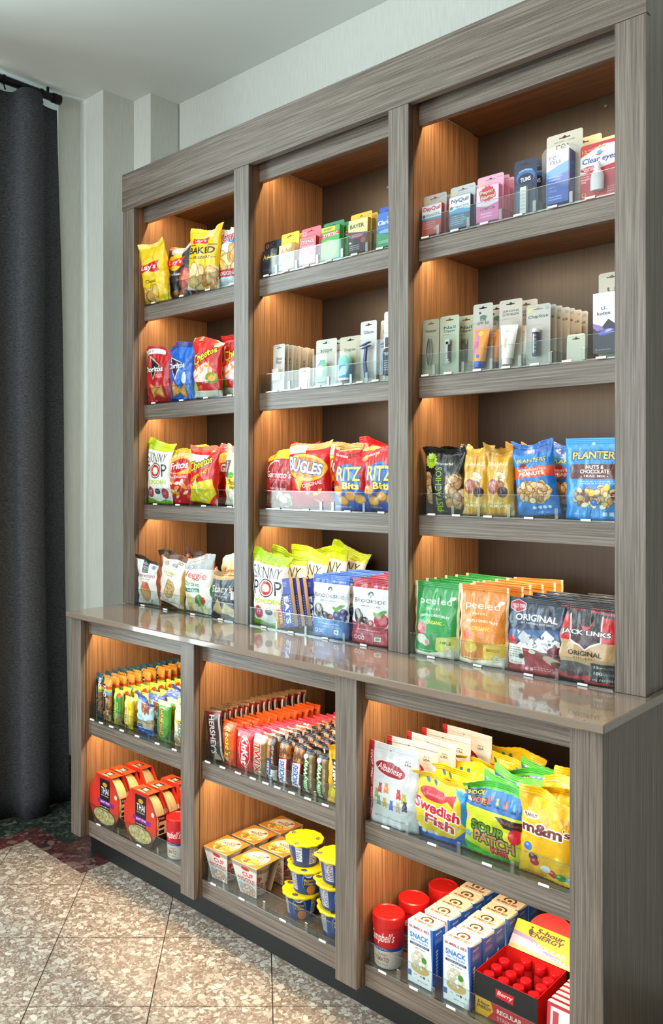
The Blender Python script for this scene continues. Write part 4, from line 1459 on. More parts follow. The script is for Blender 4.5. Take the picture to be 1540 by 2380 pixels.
@A('delight', 'bar', .052, .130, .02)
def _(a):
    a.r(0, 0, 1, 1, 'e6dcc0'); a.e(.5, .74, .45, .16, 'f0c43c'); a.e(.5, .76, .3, .1, 'fff8e0'); vbar(a, 'DELIGHTS', '2a5a34', x=.6, y=.4, ln=.5, k=.3, up=False); a.nuts(.5, .14, .4, .12, .007, ['c8a068', 'a87c48', '6a88b0'], 20)


@A('hersh', 'bar', .070, .150, .014)
def _(a):
    a.r(0, 0, 1, 1, '3c2420'); a.r(0, .88, 1, 1, '7a1c1c'); a.r(0, .95, 1, 1, '8a6a48'); a.r(.86, 0, .94, .93, 'b8b0a8'); vbar(a, "HERSHEY'S", 'd8d4d0', x=.45, y=.52, ln=.76, k=.36, up=False, sh=0); a.poly([(.3, .02), (.8, .02), (.72, .14), (.5, .18)], 'c8a078')


@A('reese', 'bar', .062, .128, .018)
def _(a):
    a.r(0, 0, 1, 1, 'e8541c'); a.r(0, .93, 1, 1, 'e05a20'); vbar(a, "Reese's", 'f8d81c', '2a1408', x=.52, y=.55, ln=.66, k=.36, up=False, sh=.2); a.r(.3, .08, .7, .22, 'a8602c'); a.r(.4, .1, .6, .2, 'd8a868')
    vbar(a, 'PEANUT BUTTER CUPS', '4a1c0c', x=.28, y=.55, ln=.4, k=.07, up=False, b=1)


@A('kitkat', 'bar', .072, .118, .018)
def _(a):
    a.r(0, 0, 1, 1, 'c81820'); a.r(0, .90, 1, 1, 'd8384a'); a.e(.55, .5, .33, .38, 'e8d8b8'); a.e(.55, .5, .30, .36, 'c81820'); vbar(a, 'KitKat', 'ffffff', 'e04040', x=.55, y=.5, ln=.66, k=.38, up=False, sh=.1); a.r(.12, .82, .24, .9, 'f0f0f0')


@A('twix', 'bar', .052, .116, .02)
def _(a):
    a.r(0, 0, 1, 1, 'b08a54'); a.r(0, .84, 1, 1, 'd8c8c8'); a.r(.62, 0, .9, .8, '8a6434'); vbar(a, 'TWIX', 'c01c24', 'f8f0e8', x=.42, y=.44, ln=.74, k=.52, up=False, sh=0); a.t('TWIX', .4, .92, .5, .06, 'c01c24')


def snick(a):
    a.r(0, 0, 1, 1, '4a2a20'); a.r(0, .62, 1, .92, 'b07038'); a.nuts(.5, .76, .4, .14, .006, ['d09858', 'a86a34', '6a3a20'], 24); a.r(0, .92, 1, 1, '2c1a16')
    a.poly([(.0, .0), (.0, .58), (.9, .64), (.9, .03)], 'b8202c'); a.poly([(.05, .02), (.05, .56), (.82, .62), (.82, .05)], 'f4f4f8'); vbar(a, 'SNICKERS', '20388a', x=.44, y=.31, ln=.48, k=.48, sh=.1)


A('snick', 'bar', .040, .122, .022)(snick)
A('snick2', 'bar', .036, .122, .022)(lambda a: (a.r(0, 0, 1, 1, '3c221a'), a.r(0, .5, .45, 1, 'b07840'), a.r(.45, .2, 1, .9, '4a2a20'), vbar(a, 'NET WT 1.86 OZ', 'e8dcc0', x=.72, y=.62, ln=.4, k=.22, up=False), a.poly([(0, 0), (0, .5), (.5, .52), (.5, 0)], '24388a'), vbar(a, 'SNICKERS', 'f4f4f8', x=.25, y=.24, ln=.44, k=.3), a.r(.55, .02, 1, .28, 'e8e4dc')))


@A('milky', 'bar', .040, .118, .022)
def _(a):
    a.r(0, 0, 1, 1, '4a3024'); a.r(.62, 0, 1, 1, '8a7450'); a.r(0, .9, 1, 1, '2a1814'); vbar(a, 'MilkyWay', 'e8f4d8', '4a9a3c', x=.36, y=.42, ln=.78, k=.44, sh=.1); a.e(.3, .85, .2, .05, 'e0e0e0')
    vbar(a, 'NET WT 1.84 OZ', 'd8ccb0', x=.8, y=.45, ln=.5, k=.12)


@A('mmbar', 'pillow', .068, .150, .02)
def _(a):
    a.r(0, 0, 1, 1, 'e8b01c'); a.poly([(.2, .76), (1, .76), (1, .1), (.5, .2)], '4a2c22'); vbar(a, 'm&m', 'ffffff', '3a1c14', x=.55, y=.46, ln=.5, k=.5, up=False, b=3); a.r(0, .0, 1, .10, 'd8a040'); a.e(.3, .18, .2, .08, 'd8c81c')


# -- lower bay candy
@A('alban', 'pouch', .146, .192, .036)
def _(a):
    a.r(0, 0, 1, 1, 'd6d7d9'); a.r(0, 0, .10, 1, 'b82430'); vbar(a, '12 FLAVOR GUMMI BEARS', 'f4e8e8', x=.05, y=.48, ln=.8, k=.055, b=1.5)
    a.e(.44, .93, .016, .012, '8a8c90')
    a.e(.46, .70, .33, .095, 'e8e0e0', -.12); a.e(.46, .70, .31, .085, '9c2430', -.12); a.t('Albanese', .46, .705, .50, .085, 'f4eeee', rot=-.10, sh=.3, b=.8)
    a.t('MADE IN', .80, .845, .11, .014, '4a4a4e'); a.t('USA', .80, .81, .13, .03, '3a3a3e', b=1.6)
    bears = [(.20, .36, '8aa858'), (.28, .44, 'c8404c'), (.40, .45, 'd88a48'), (.53, .45, 'd8dcc8'), (.66, .42, 'd0404c'), (.76, .38, 'b8b438'), (.26, .28, '6a9a68'), (.38, .27, 'c8a838'), (.52, .26, '4a6ac0'), (.66, .26, 'c8a890'), (.78, .29, '3a3440')]
    for x, y, c in bears:
        a.e(x, y, .042, .042, c); a.e(x, y + .045, .030, .024, c); a.e(x - .022, y + .065, .012, .010, c); a.e(x + .022, y + .065, .012, .010, c)
        a.e(x - .03, y - .035, .016, .016, c); a.e(x + .03, y - .035, .016, .016, c); a.e(x - .01, y + .01, .016, .02, 'ffffff', 0, .25)
    a.t('NET WT 7.5 OZ RESEALABLE BAG', .48, .10, .6, .016, '7a7a7e')


@A('sfish', 'pillow', .158, .146, .048)
def _(a):
    a.r(0, 0, 1, 1, 'e8c41c'); a.poly([(0, 0), (1, 0), (1, .3), (.8, .12), (.4, .06), (.15, .16), (0, .42)], '2460c0'); a.poly([(.75, .9), (1, .86), (1, .3), (.93, .4), (.9, .7)], '2a8ad0')
    a.e(.44, .72, .25, .10, 'b8283a', -.1); a.poly([(.60, .74), (.82, .80), (.80, .60)], 'b8283a'); a.t('Swedish', .46, .72, .3, .05, 'e88a90', rot=-.08)
    a.t('Swedish', .50, .51, .82, .17, 'c81c2c', 'ffffff', 4, rot=-.12, b=3); a.t('Fish', .56, .31, .52, .16, 'c81c2c', 'ffffff', 4, rot=-.12, b=3)
    for x in (.16, .26, .36, .46): a.e(x, .10 if x > .2 else .16, .04, .035, 'd8e4f4')
    for x, y in ((.3, .90), (.42, .885)): a.e(x, y, .045, .022, '2a6a94', -.7)


@A('sour', 'pillow', .156, .160, .05)
def _(a):
    a.r(0, 0, 1, 1, 'c4cc1c'); a.r(0, .66, 1, 1, '2a6ab8'); a.r(0, .90, 1, 1, '4ab83c'); a.poly([(0, 0), (1, 0), (1, .10), (.5, .05), (0, .16)], '3aa82c')
    a.t('SHOCK', .20, .85, .26, .06, 'c8d81c', '141414', 3, b=2.5); a.r(.08, .72, .16, .79, 'f0f0f0'); a.t('VOTE', .27, .75, .24, .07, 'e8602c', '141414', 3, b=2.5)
    for x, c in ((.43, 'd84030'), (.56, 'c8c020'), (.69, 'e07828'), (.82, '48b0d0')): a.e(x, .77, .022, .026, c); a.e(x, .81, .016, .018, c); a.r(x - .04, .715, x + .04, .735, '1a2a50')
    a.poly([(.55, .62), (1, .62), (1, .50), (.7, .50)], '16181a'); a.t('SOUR CANDY', .8, .565, .34, .03, 'd83028')
    a.t('SOUR', .44, .40, .56, .13, '5a8a1c', '1c2410', 4, rot=-.06, b=3); a.t('PATCH', .54, .26, .66, .15, 'c88a4c', '2a1c14', 4, rot=-.06, b=3); a.t('Kids', .62, .13, .26, .10, 'e83a4c', '5a1020', 2.5, b=2)
    a.e(.88, .42, .10, .10, 'c8202c'); a.e(.08, .50, .06, .07, 'e8a87c'); a.e(.1, .26, .06, .05, '5aa0d0')


@A('mmbag', 'pillow', .128, .172, .045)
def _(a):
    a.r(0, 0, 1, 1, 'e6b012'); a.poly([(.55, .98), (1, .98), (1, .6), (.8, .76)], 'd89a10')
    a.e(.23, .74, .17, .035, 'f4ecd0'); a.t('PEANUT', .23, .74, .26, .035, '5a2c1c', b=2)
    a.t('m&m', .44, .61, .76, .13, '6a2a20', 'ffffff', 4, b=3.5); a.t('s', .90, .62, .10, .06, '6a2a20', 'ffffff', 3, b=2); a.t("'", .84, .67, .02, .03, '6a2a20', 'ffffff', 2, b=2)
    for x, y, c in ((.20, .37, '3a6ac8'), (.30, .26, '3a2420'), (.32, .20, 'a8202c'), (.62, .10, 'c03024'), (.76, .09, '3a9a34'), (.92, .08, '6ab0e0'), (.5, .14, 'e8eef4'), (.75, .3, 'e8c030')):
        a.e(x, y, .085, .052, c, .2); a.e(x - .02, y + .016, .03, .014, 'ffffff', 0, .5)
    a.lines(.1, .02, .5, .05, 1, '8a5a10')


def med_card(name, w, h, c, pin='f0c040', band=None):
    @A(name, 'card', w, h)
    def _(a):
        a.r(0, 0, 1, 1, c)
        if band: a.r(0, 0, 1, .55, band)
        a.e(.16, .88, .09, .055, pin); a.e(.16, .885, .06, .038, c); a.t('convenience', .42, .86, .3, .018, '8a8a88'); a.t('2 DOSES', .84, .93, .2, .016, '6a6a68')


med_card('c_advil', .074, .118, '2c2a30', 'b88a5c')
med_card('c_advilY', .076, .128, 'e8cc30', 'f4e890', 'b8506a')
med_card('c_tyl', .080, .126, 'e0707e', 'f4c8a0', 'c83040')
med_card('c_zyr', .080, .124, '2c8a54', '2c8a54', '3aa050')
med_card('c_bayer', .078, .128, 'e0b828', 'e0b828', 'c87c28')
med_card('c_clar', .078, .128, '2c52b0', '4a6cc0', '3a8a4c')
med_card('c_day', .072, .120, 'bfc0bc', 'e8c83c', 'b83830')
med_card('c_nyq', .074, .124, 'bcc0c0', 'd8d070', '3a4a64')
med_card('c_pep', .074, .130, 'e0a4c0', 'f0c83c', 'e07898')


@A('f_advil', 'card', .066, .076)
def _(a): a.r(0, 0, 1, 1, '2a2c3a'); a.t('Advil', .38, .72, .62, .22, 'e8c83c', b=2); a.lines(.1, .5, .8, .58, 1, '8a8ca0'); a.lines(.1, .12, .6, .22, 2, '8a8ca0'); a.r(.72, .2, .9, .8, 'a87840')
@A('f_advilY', 'card', .066, .080)
def _(a): a.r(0, 0, 1, 1, 'dcd890'); a.t('Advil', .45, .75, .7, .18, 'c05048', b=2); a.poly([(0, .2), (.5, .6), (1, .55), (1, .35), (.4, .4), (0, .1)], '8ab0c8'); a.r(.8, 0, 1, 1, 'c89038')
@A('f_tyl', 'card', .066, .084)
def _(a): a.r(0, 0, 1, 1, 'e08890'); a.t('TYLENOL', .5, .84, .86, .14, 'ffffff', 'b02030', 2, b=2, sh=.1); a.t('EXTRA STRENGTH', .5, .66, .7, .05, 'f8e0e0'); a.e(.4, .4, .2, .1, 'f0c0c0'); a.lines(.1, .1, .8, .25, 2, 'f8e0e0')
@A('f_zyr', 'card', .070, .098)
def _(a):
    a.r(0, 0, 1, 1, '48b048'); a.e(.4, .3, .5, .3, 'a0d060'); a.r(.0, .86, .75, 1, 'e8d830'); a.t('ALLERGY', .36, .93, .5, .06, '2a3a10', b=2)
    a.poly([(0, .66), (1, .72), (1, .84), (0, .80)], 'c8382c'); a.t('ZYRTEC', .5, .75, .84, .11, 'ffffff', b=2.5, rot=.04); a.lines(.1, .5, .8, .58, 1, 'e8f8e0'); a.t('24 HOUR', .4, .42, .4, .04, 'f0f8e0')
@A('f_bayer', 'card', .070, .098)
def _(a): a.r(0, 0, 1, 1, 'e0d48c'); a.poly([(0, 0), (1, 0), (1, .56), (0, .66)], '4a3034'); a.t('BAYER', .45, .80, .74, .12, '3a2c34', b=2); a.e(.45, .50, .38, .06, 'b05068'); a.t('Aspirin', .45, .50, .5, .05, 'f0d0d8'); a.e(.78, .35, .12, .09, 'b84a4c'); a.lines(.08, .08, .6, .25, 3, 'e0d0d0'); a.e(.12, .32, .07, .03, 'ffffff')
@A('f_clar', 'card', .070, .098)
def _(a): a.r(0, 0, 1, 1, '2c6cc0'); a.poly([(0, 0), (1, 0), (1, .40), (.5, .34), (0, .44)], '3a9a5c'); a.e(.85, .92, .3, .06, 'd8e8f4'); a.e(.6, .45, .5, .06, '88b8e0'); a.t('Claritin', .42, .72, .74, .13, 'ffffff', b=2, sh=.2); a.t('24 Hour', .7, .84, .4, .05, 'f0f4fa'); a.lines(.1, .1, .6, .2, 2, 'e0f0e8')
@A('f_day', 'card', .060, .080)
def _(a): a.r(0, 0, 1, 1, 'c84838'); a.r(0, .55, 1, 1, 'e8eaec'); a.r(0, .50, 1, .57, '5a9ac8'); a.t('DayQuil', .5, .86, .88, .17, 'b82c3a', b=2, sh=.1); a.t('+VapoCOOL', .56, .66, .76, .09, '2a4a3a', sh=.1); a.e(.1, .65, .07, .06, '2a7a4c'); a.lines(.08, .2, .7, .46, 4, 'f0c8c0'); a.e(.75, .2, .15, .07, 'd89a88', .4)
@A('f_nyq', 'card', .062, .084)
def _(a): a.r(0, 0, 1, 1, '4a5e7c'); a.r(0, .56, 1, 1, 'e6eaee'); a.poly([(0, .56), (.5, .62), (1, .56), (1, .46), (0, .48)], '5aa0d0'); a.t('NyQuil', .5, .86, .82, .16, '24406c', b=2, sh=.1); a.t('+VapoCOOL', .56, .67, .8, .09, '2a4a4a', sh=.1); a.e(.1, .66, .07, .06, '2a7a5c'); a.lines(.08, .1, .7, .42, 5, 'c8d4e0'); a.e(.7, .25, .14, .06, '5a9a8a', .4)
@A('f_pep', 'card', .062, .090)
def _(a): a.r(0, 0, 1, 1, 'ecc8dc'); a.r(0, 0, 1, .48, 'e078b0'); a.poly([(0, .48), (.5, .42), (1, .5), (1, .56), (.5, .5), (0, .56)], 'f0dce8'); star(a, .5, .78, .022, .018, 12, 'd8243c'); a.t('Pepto', .46, .83, .58, .13, 'f4e0b0', '8a1c3c', 3, b=2, rot=.1); a.t('Bismol', .52, .70, .62, .12, 'f4e0b0', '8a1c3c', 3, b=2, rot=.1); a.t('5 SYMPTOM', .5, .36, .66, .09, '6a3050', b=1.5); a.lines(.2, .1, .7, .26, 2, 'f8d8ec')
@A('c_tums', 'card', .060, .146)
def _(a): a.r(0, 0, 1, 1, '24304e'); a.e(.5, .70, .42, .14, '3a6ca8'); a.e(.5, .66, .34, .10, '14203e'); a.t('TUMS', .5, .66, .46, .075, 'ffffff', '0c1430', 2, b=2.5, rot=.04); a.t('ULTRA STRENGTH', .5, .80, .6, .03, 'dce8f4', arc=.02, b=1.5); a.r(.08, .04, .92, .50, '44546e')
@A('f_tums', 'card', .018, .070)
def _(a): a.r(0, 0, 1, 1, 'dcdcd8'); a.lines(.1, .1, .9, .9, 6, 'a8a8a8')
@A('c_renu', 'card', .090, .190)
def _(a): a.r(0, 0, 1, 1, 'cac4b4'); a.t('BAUSCH + LOMB', .5, .895, .56, .012, '4a4440', b=1); a.t('re·', .44, .83, .34, .06, '3a3430', b=-.3); a.t('nu', .5, .76, .3, .05, '3a3430', b=-.3)
@A('c_renuB', 'card', .090, .185)
def _(a): a.r(0, 0, 1, 1, 'e4dcae')
@A('f_renu', 'card', .056, .128)
def _(a):
    a.r(0, 0, 1, 1, '2452b8'); a.poly([(0, .60), (.5, .68), (1, .74), (1, 1), (0, 1)], 'e4e8ec'); a.poly([(0, .62), (.5, .70), (1, .76), (1, .56), (0, .48)], '4a98d8'); a.lines(.1, .93, .6, .96, 1, '8a8a90')
    a.t('re·', .33, .87, .42, .07, '24406c', b=-.3); a.t('nu', .40, .78, .46, .07, '24406c', b=-.3); a.t('ADVANCED', .4, .50, .6, .035, 'e8f4fa', b=1.5); a.t('FORMULA', .36, .45, .5, .035, 'e8f4fa', b=1.5); a.lines(.1, .05, .7, .15, 2, 'c8d8f0'); a.t('2 fl oz', .3, .38, .3, .022, 'd8e040'); a.t('60 mL', .28, .31, .3, .022, 'c8d8f0'); a.t('Sterile', .3, .24, .3, .022, 'c8d8f0')
@A('c_clear', 'card', .090, .136)
def _(a):
    a.r(0, 0, 1, 1, 'c83040'); a.r(0, .32, 1, .98, 'e8eaee'); a.poly([(0, .5), (1, .60), (1, .30), (0, .30)], 'c83040'); a.poly([(0, 1), (1, 1), (1, .93), (.6, .95), (.3, .88), (0, .80)], 'c83040')
    a.t('12', .11, .885, .13, .06, 'e8c030', b=2); a.t('HOUR', .27, .90, .14, .035, 'f4d8a0'); a.t('Clear eyes', .49, .705, .88, .12, '28347c', b=1.4, sh=.2)
    a.e(.5, .83, .07, .032, '5ab0e0'); a.poly([(.36, .80), (.5, .775), (.66, .85), (.5, .80)], 'c83040')
    a.e(.24, .575, .24, .05, 'b82838'); a.t('REDNESS', .24, .592, .36, .032, 'ffffff', b=1.5); a.t('RELIEF', .24, .555, .28, .03, 'ffffff', b=1.5); a.t('Handy', .13, .45, .22, .035, 'f4e0e4'); a.t('POCKET', .13, .405, .24, .032, 'ffffff', b=2); a.t('PAL', .1, .36, .14, .032, 'ffffff', b=2); a.t('Eye Drops', .82, .5, .28, .03, '8a6a5c'); a.e(.1, .14, .06, .045, 'e8c040'); a.e(.1, .145, .04, .03, 'c83040'); a.lines(.7, .1, .95, .22, 3, 'f0c0c8')


def grey_card(name, w, h, lines_, c='c2bfb4', up=.74, hh=.07, fw=.66, body=None, sh=0):
    @A(name, 'card', w, h)
    def _(a):
        a.r(0, 0, 1, 1, c)
        if body: body(a)
        for i, s_ in enumerate(lines_):
            a.t(s_, .5, up - i * hh * 1.25, fw * (1 if len(s_) > 3 else .5), hh, '2c2c2c', b=.8, sh=sh)
        a.lines(.08, .955, .92, .975, 1, '9a988e', .8)


grey_card('c_floss', .050, .152, ['Dental', 'Floss'], 'd0cdc2', .70, .06, .5, sh=.2)
grey_card('c_scope', .082, .146, ['scope'], 'bdb9ae', .75, .085, .56)
grey_card('c_degree', .078, .144, ['Degree'], 'b6ac94', .72, .075, .52)
grey_card('c_gil', .058, .180, ['Gillette'], 'c8c9c2', .82, .05, .62)
grey_card('c_tres', .064, .196, ['TRES'], 'd0cfc8', .82, .05, .6)
grey_card('c_tweez', .052, .153, ['Tweezer'], 'a3a78e', .80, .05, .7, sh=.2)
grey_card('c_clip', .058, .156, ['Nail', 'Clipper'], 'aab49c', .80, .05, .6, sh=.1)
grey_card('c_sun', .056, .174, ['SUN', 'SPF 30'], 'b3afa6', .76, .04, .6, body=lambda a: (a.r(.3, .85, .4, .88, '2a2a2a'), a.e(.52, .80, .18, .03, '4a6a5c')))
grey_card('c_jer', .062, .173, ['JERGENS', 'ULTRA HEALING'], 'b9b2a4', .83, .035, .7)
grey_card('c_chap', .062, .150, ['ChapStick'], 'b8b5ac', .80, .06, .84, body=lambda a: (a.e(.14, .92, .08, .035, 'd8c860'), a.r(.8, .9, .95, .95, '8aa0b0')), sh=.2)
grey_card('c_blank', .044, .066, [''], 'd6cfbc')
grey_card('c_tan', .050, .150, [''], 'd4b888')
grey_card('c_kotex', .060, .200, ['U', 'kotex'], 'b3afa0', .80, .05, .66)
@A('f_kotex', 'card', .050, .136)
def _(a): a.r(0, 0, 1, 1, 'e4e6ee'); a.poly([(0, .46), (.4, .42), (.7, .55), (1, .46), (1, 0), (0, 0)], '2c2c3c'); a.poly([(0, .50), (.4, .44), (.5, .38), (.2, .36), (0, .42)], '8a74b0'); a.e(.6, .34, .36, .05, '5a5ac0', .2); a.e(.7, .36, .16, .02, 'b0b0e8', .2); a.t('U', .46, .735, .16, .06, '22242c', b=.5); a.t('by', .62, .72, .08, .02, '22242c'); a.t('kotex', .5, .655, .62, .06, '22242c', b=.8); a.t('2', .14, .05, .07, .025, 'f0f0f0'); a.lines(.22, .03, .8, .06, 1, 'b0b0c0')
@A('tube_sun', 'card', .09, .10)
def _(a): a.r(0, 0, 1, 1, 'e8963a'); a.r(.25, .2, .48, .95, 'c87898'); a.r(.25, .4, .48, .6, 'b85a9a'); a.e(.5, .85, .10, .07, 'f4d050'); a.t('SUN', .5, .85, .12, .05, '8a4a1c'); a.r(.4, .1, .6, .2, '3a6ac0')
@A('tube_white', 'card', .09, .10)
def _(a): a.r(0, 0, 1, 1, 'e4e2dc'); a.t('JERGENS', .45, .8, .2, .05, '8a8a88'); a.r(.38, .3, .50, .6, 'c8b890')
@A('stick', 'card', .05, .06)
def _(a): a.r(0, 0, 1, 1, '2a3444'); a.r(0, .86, 1, 1, 'e8e8e4'); a.r(.4, .1, .48, .8, 'd8dce0'); a.lines(.5, .1, .6, .8, 5, 'c0c8d0')
@A('deo', 'card', .1, .09)
def _(a): a.r(0, 0, 1, 1, '3a8ab0'); a.r(0, .55, 1, 1, '7ac4b8'); a.poly([(.3, .1), (.5, .5), (.7, .55), (.6, .2)], 'a8d4e0'); a.r(0, 0, 1, .08, 'e0e8ec')
@A('wash', 'card', .08, .08)
def _(a): a.r(0, 0, 1, 1, '3aa868'); a.r(0, 0, .5, 1, '4a78b8'); a.e(.5, .5, .12, .25, 'd8f0e0'); a.e(.62, .4, .05, .2, '1a4a3a')
@A('hair', 'card', .09, .12)
def _(a): a.r(0, 0, 1, 1, '1c2a38'); a.r(0, .7, 1, .74, 'c8a870'); a.t('TRES', .5, .55, .2, .08, 'd8dce0'); a.lines(.35, .1, .65, .4, 5, 'b0b8c0')


# -- lower shelves: boxes, cups, soups
@A('thaiF', 'card', .170, .172)
def _(a):
    a.r(0, 0, 1, 1, 'c8281c'); a.e(.15, .5, .2, .5, 'd83c24', 0, .6); a.e(.82, .45, .2, .4, 'd04428', 0, .6)
    a.r(.36, .28, .70, .93, '1c1416'); a.e(.53, .82, .08, .045, 'c8962c'); a.t('THAI', .53, .70, .26, .13, 'f4f0ec', b=.8); a.t('KITCHEN', .53, .60, .24, .03, 'f4f0ec', b=.8)
    a.poly([(.28, .52), (.84, .50), (.84, .41), (.28, .43)], '7a2488'); a.t('pad thai', .54, .47, .30, .06, 'f4e8f4', b=1.5); a.t('rice noodle cart', .53, .38, .3, .03, 'f0ece8', b=1.5); a.t('medium spicy', .53, .33, .22, .016, 'c88a3c')
    a.e(.52, .16, .40, .20, '3a2c24'); a.e(.50, .19, .36, .15, 'c8b078')
    for i in range(120):
        x, y = .5 + a.rnd.uniform(-.32, .32), .19 + a.rnd.uniform(-.13, .13)
        if ((x - .5) / .34) ** 2 + ((y - .19) / .14) ** 2 < 1: a.e(x, y, .028, .012, a.rnd.choice(['e8d8a0', 'd0b880', 'a89050', 'f0e4b8', '8aa048', 'c88850']), a.rnd.uniform(0, 3), 1, 8)
    a.e(.90, .66, .045, .045, 'c8d8c8'); a.t('NET WT 9.77 OZ', .5, .03, .26, .018, 'e8e0d8')
@A('thaiS', 'card', .05, .08)
def _(a): a.r(0, 0, 1, 1, 'cc2c1c'); a.r(.1, .0, .9, .66, 'e8d8b0'); a.r(.12, .70, .9, .96, '1c1416'); a.t('THAI', .5, .83, .5, .12, 'f4f0ec', b=1); a.e(.5, .42, .25, .08, '2a1c18'); a.r(.25, .06, .7, .24, '2a1c18'); a.lines(.2, .5, .8, .62, 3, 'a8946c')
@A('thaiT', 'card', .09, .045)
def _(a): a.r(0, 0, 1, 1, 'd8401c'); a.r(.32, .2, .68, .8, '1c1416'); a.t('THAI', .5, .5, .26, .35, 'f4f0ec', b=1.5)


@A('soup', 'card', .24, .100)
def _(a):
    a.r(0, 0, 1, 1, 'e6ddd0'); a.r(0, .52, 1, 1, 'c81c20'); a.r(0, .44, 1, .52, '2a4a9a')
    a.t("Campbell's", .5, .74, .30, .30, 'f8f4f0', b=1.2, sh=.25, rot=.03); a.t('Heat, Sip & Go!', .5, .48, .16, .05, 'ffffff')
    a.t('CLASSIC', .52, .34, .12, .06, '9a5a4c', b=1, arc=.01); a.t('TOMATO', .5, .23, .18, .12, '9a3a2c', b=1.6); a.t('SIPPING SOUP', .5, .11, .16, .045, '8a7a6c'); a.lines(.75, .05, .9, .5, 8, 'a09484'); a.lines(.1, .05, .25, .5, 8, 'a09484')


@A('noodF', 'card', .100, .098)
def _(a):
    a.r(0, 0, 1, 1, 'e4dad0'); a.r(0, .86, 1, 1, 'b8a898')
    for i in range(24): a.r(i / 24 + .005, .88, i / 24 + .02, .98, '8a7058')
    a.e(.5, .86, .16, .06, 'c02c34'); a.t('CUP', .55, .68, .44, .14, 'c02430', 'f4ece4', 2, b=2.2); a.t('NOODLES', .5, .49, .78, .15, 'c02430', 'f4ece4', 2, b=2.2)
    a.e(.5, .18, .45, .2, 'c8a090'); a.nuts(.55, .18, .35, .14, .006, ['d8b8a0', 'b88070', 'e8d0b8', 'c89880'], 30, 'a07868'); a.e(.16, .30, .1, .07, '9ab0d0')
@A('noodT', 'card', .104, .100)
def _(a):
    a.r(0, 0, 1, 1, 'c88434'); a.e(.5, .5, .42, .44, 'f0e4c8'); a.e(.5, .5, .37, .39, 'e8c868'); a.e(.5, .60, .34, .26, 'f4ecd8')
    a.nuts(.5, .3, .3, .13, .008, ['e89040', 'd05a2c', 'f0d050', '8a9a3c', 'e8c878'], 34, 'c07830'); a.t('CUP', .6, .70, .24, .10, '5a3418', b=2); a.t('NOODLES', .52, .58, .44, .12, '5a3418', b=2); a.e(.72, .78, .06, .05, 'c02c34')
@A('cupN', 'card', .30, .094)
def _(a):
    a.r(0, 0, 1, 1, 'e8ddd0'); a.r(0, .78, 1, 1, 'd8ccb8')
    for i in range(60): a.r(i / 60, .78, i / 60 + .008, .92, '8a7a64')
    for k in (.12, .37, .62, .87): a.t('CUP', k, .56, .15, .20, 'c02430', b=2.5); a.t('NOODLES', k, .34, .21, .20, 'c02430', b=2.5); a.e(k, .14, .06, .06, 'd8a8a0')
@A('mac', 'card', .28, .066)
def _(a):
    a.r(0, 0, 1, 1, '24407e')
    for k in (.06, .56):
        a.e(k, .55, .07, .42, '4a8ac8'); a.e(k, .50, .06, .36, '1c2c5a'); a.e(k, .82, .035, .09, 'f4f4f4'); a.t('KRAFT', k, .82, .05, .08, '2a3c90', b=2); a.t('Macaroni', k, .62, .10, .13, 'e8c030', b=2); a.t('& Cheese', k, .48, .10, .13, 'e8c030', b=2); a.e(k + .03, .2, .05, .2, 'c87830')
    for k in (.22, .72): a.r(k - .035, .22, k + .035, .86, 'e4e4e0'); a.t('The Cheesiest', k, .74, .055, .06, '3a3a48'); a.lines(k - .03, .3, k + .03, .64, 4, '5a5a6a')
    for k in (.38, .88): a.r(k - .05, .12, k + .05, .92, 'c0bcc8'); a.lines(k - .045, .16, k + .045, .88, 10, '2a2a3a')
@A('macLid', 'card', .12, .12)
def _(a):
    a.r(0, 0, 1, 1, 'ecce10')
    for x, y in ((.72, .82), (.52, .16), (.10, .62)): a.e(x, y, .08, .06, '3a2a34'); a.t('3 1/2', x, y + .01, .09, .03, 'e8e0d0', b=1.5); a.t('min', x, y - .025, .07, .02, 'e8e0d0')
    a.lines(.3, .35, .7, .6, 5, 'd8bc10')


@A('kitF', 'card', .072, .145)
def _(a):
    a.r(0, 0, 1, 1, 'eef0f2'); a.poly([(.9, 1), (1, 1), (1, 0), (.94, 0), (.97, .3)], '3a6cc0'); a.r(0, 0, .025, 1, '3a6cc0')
    a.t('BUMBLE BEE', .48, .925, .80, .042, '9a2c34', b=1.6); a.t('SNACK', .47, .79, .74, .085, '2a6cc4', b=2.5); a.t('ON THE RUN!', .47, .715, .66, .036, '2a6cc4', b=1.2)
    a.r(.1, .635, .86, .675, '24344c'); a.t('TUNA SALAD KIT', .48, .655, .66, .024, 'ffffff', b=1.5); a.t('with Crackers', .5, .60, .42, .024, '3a4a5c', sh=.2)
    a.e(.5, .27, .36, .085, 'd8b070'); a.nuts(.46, .40, .26, .13, .006, ['e8e4d4', 'd8d2bc', 'f4f0e4', 'c8c0a4'], 46, 'b0a888'); a.e(.66, .44, .10, .05, '4a8a3a')
    a.r(.03, .10, .16, .19, '3a6aa0'); a.t('17g', .32, .155, .1, .02, '3a3a3a'); a.t('80', .55, .155, .1, .02, '3a3a3a'); a.e(.66, .155, .04, .02, '3a3a3a'); a.t('12', .82, .155, .1, .02, '3a3a3a'); a.t('NET WT 3.5 OZ', .6, .07, .4, .018, '3a3a3a')
@A('kitT', 'card', .072, .050)
def _(a):
    a.r(0, 0, 1, 1, 'e4d8ba'); a.e(.5, .62, .23, .28, '4a3424'); a.e(.5, .60, .17, .2, 'e4d8ba'); a.e(.5, .56, .08, .12, '6a4a30'); a.r(.25, .30, .75, .46, 'e4d8ba'); a.t('BUMBLE BEE', .5, .28, .74, .17, '8a2c2c', b=1.8)
    a.e(.5, .5, 0.0, 0.0, '000000')
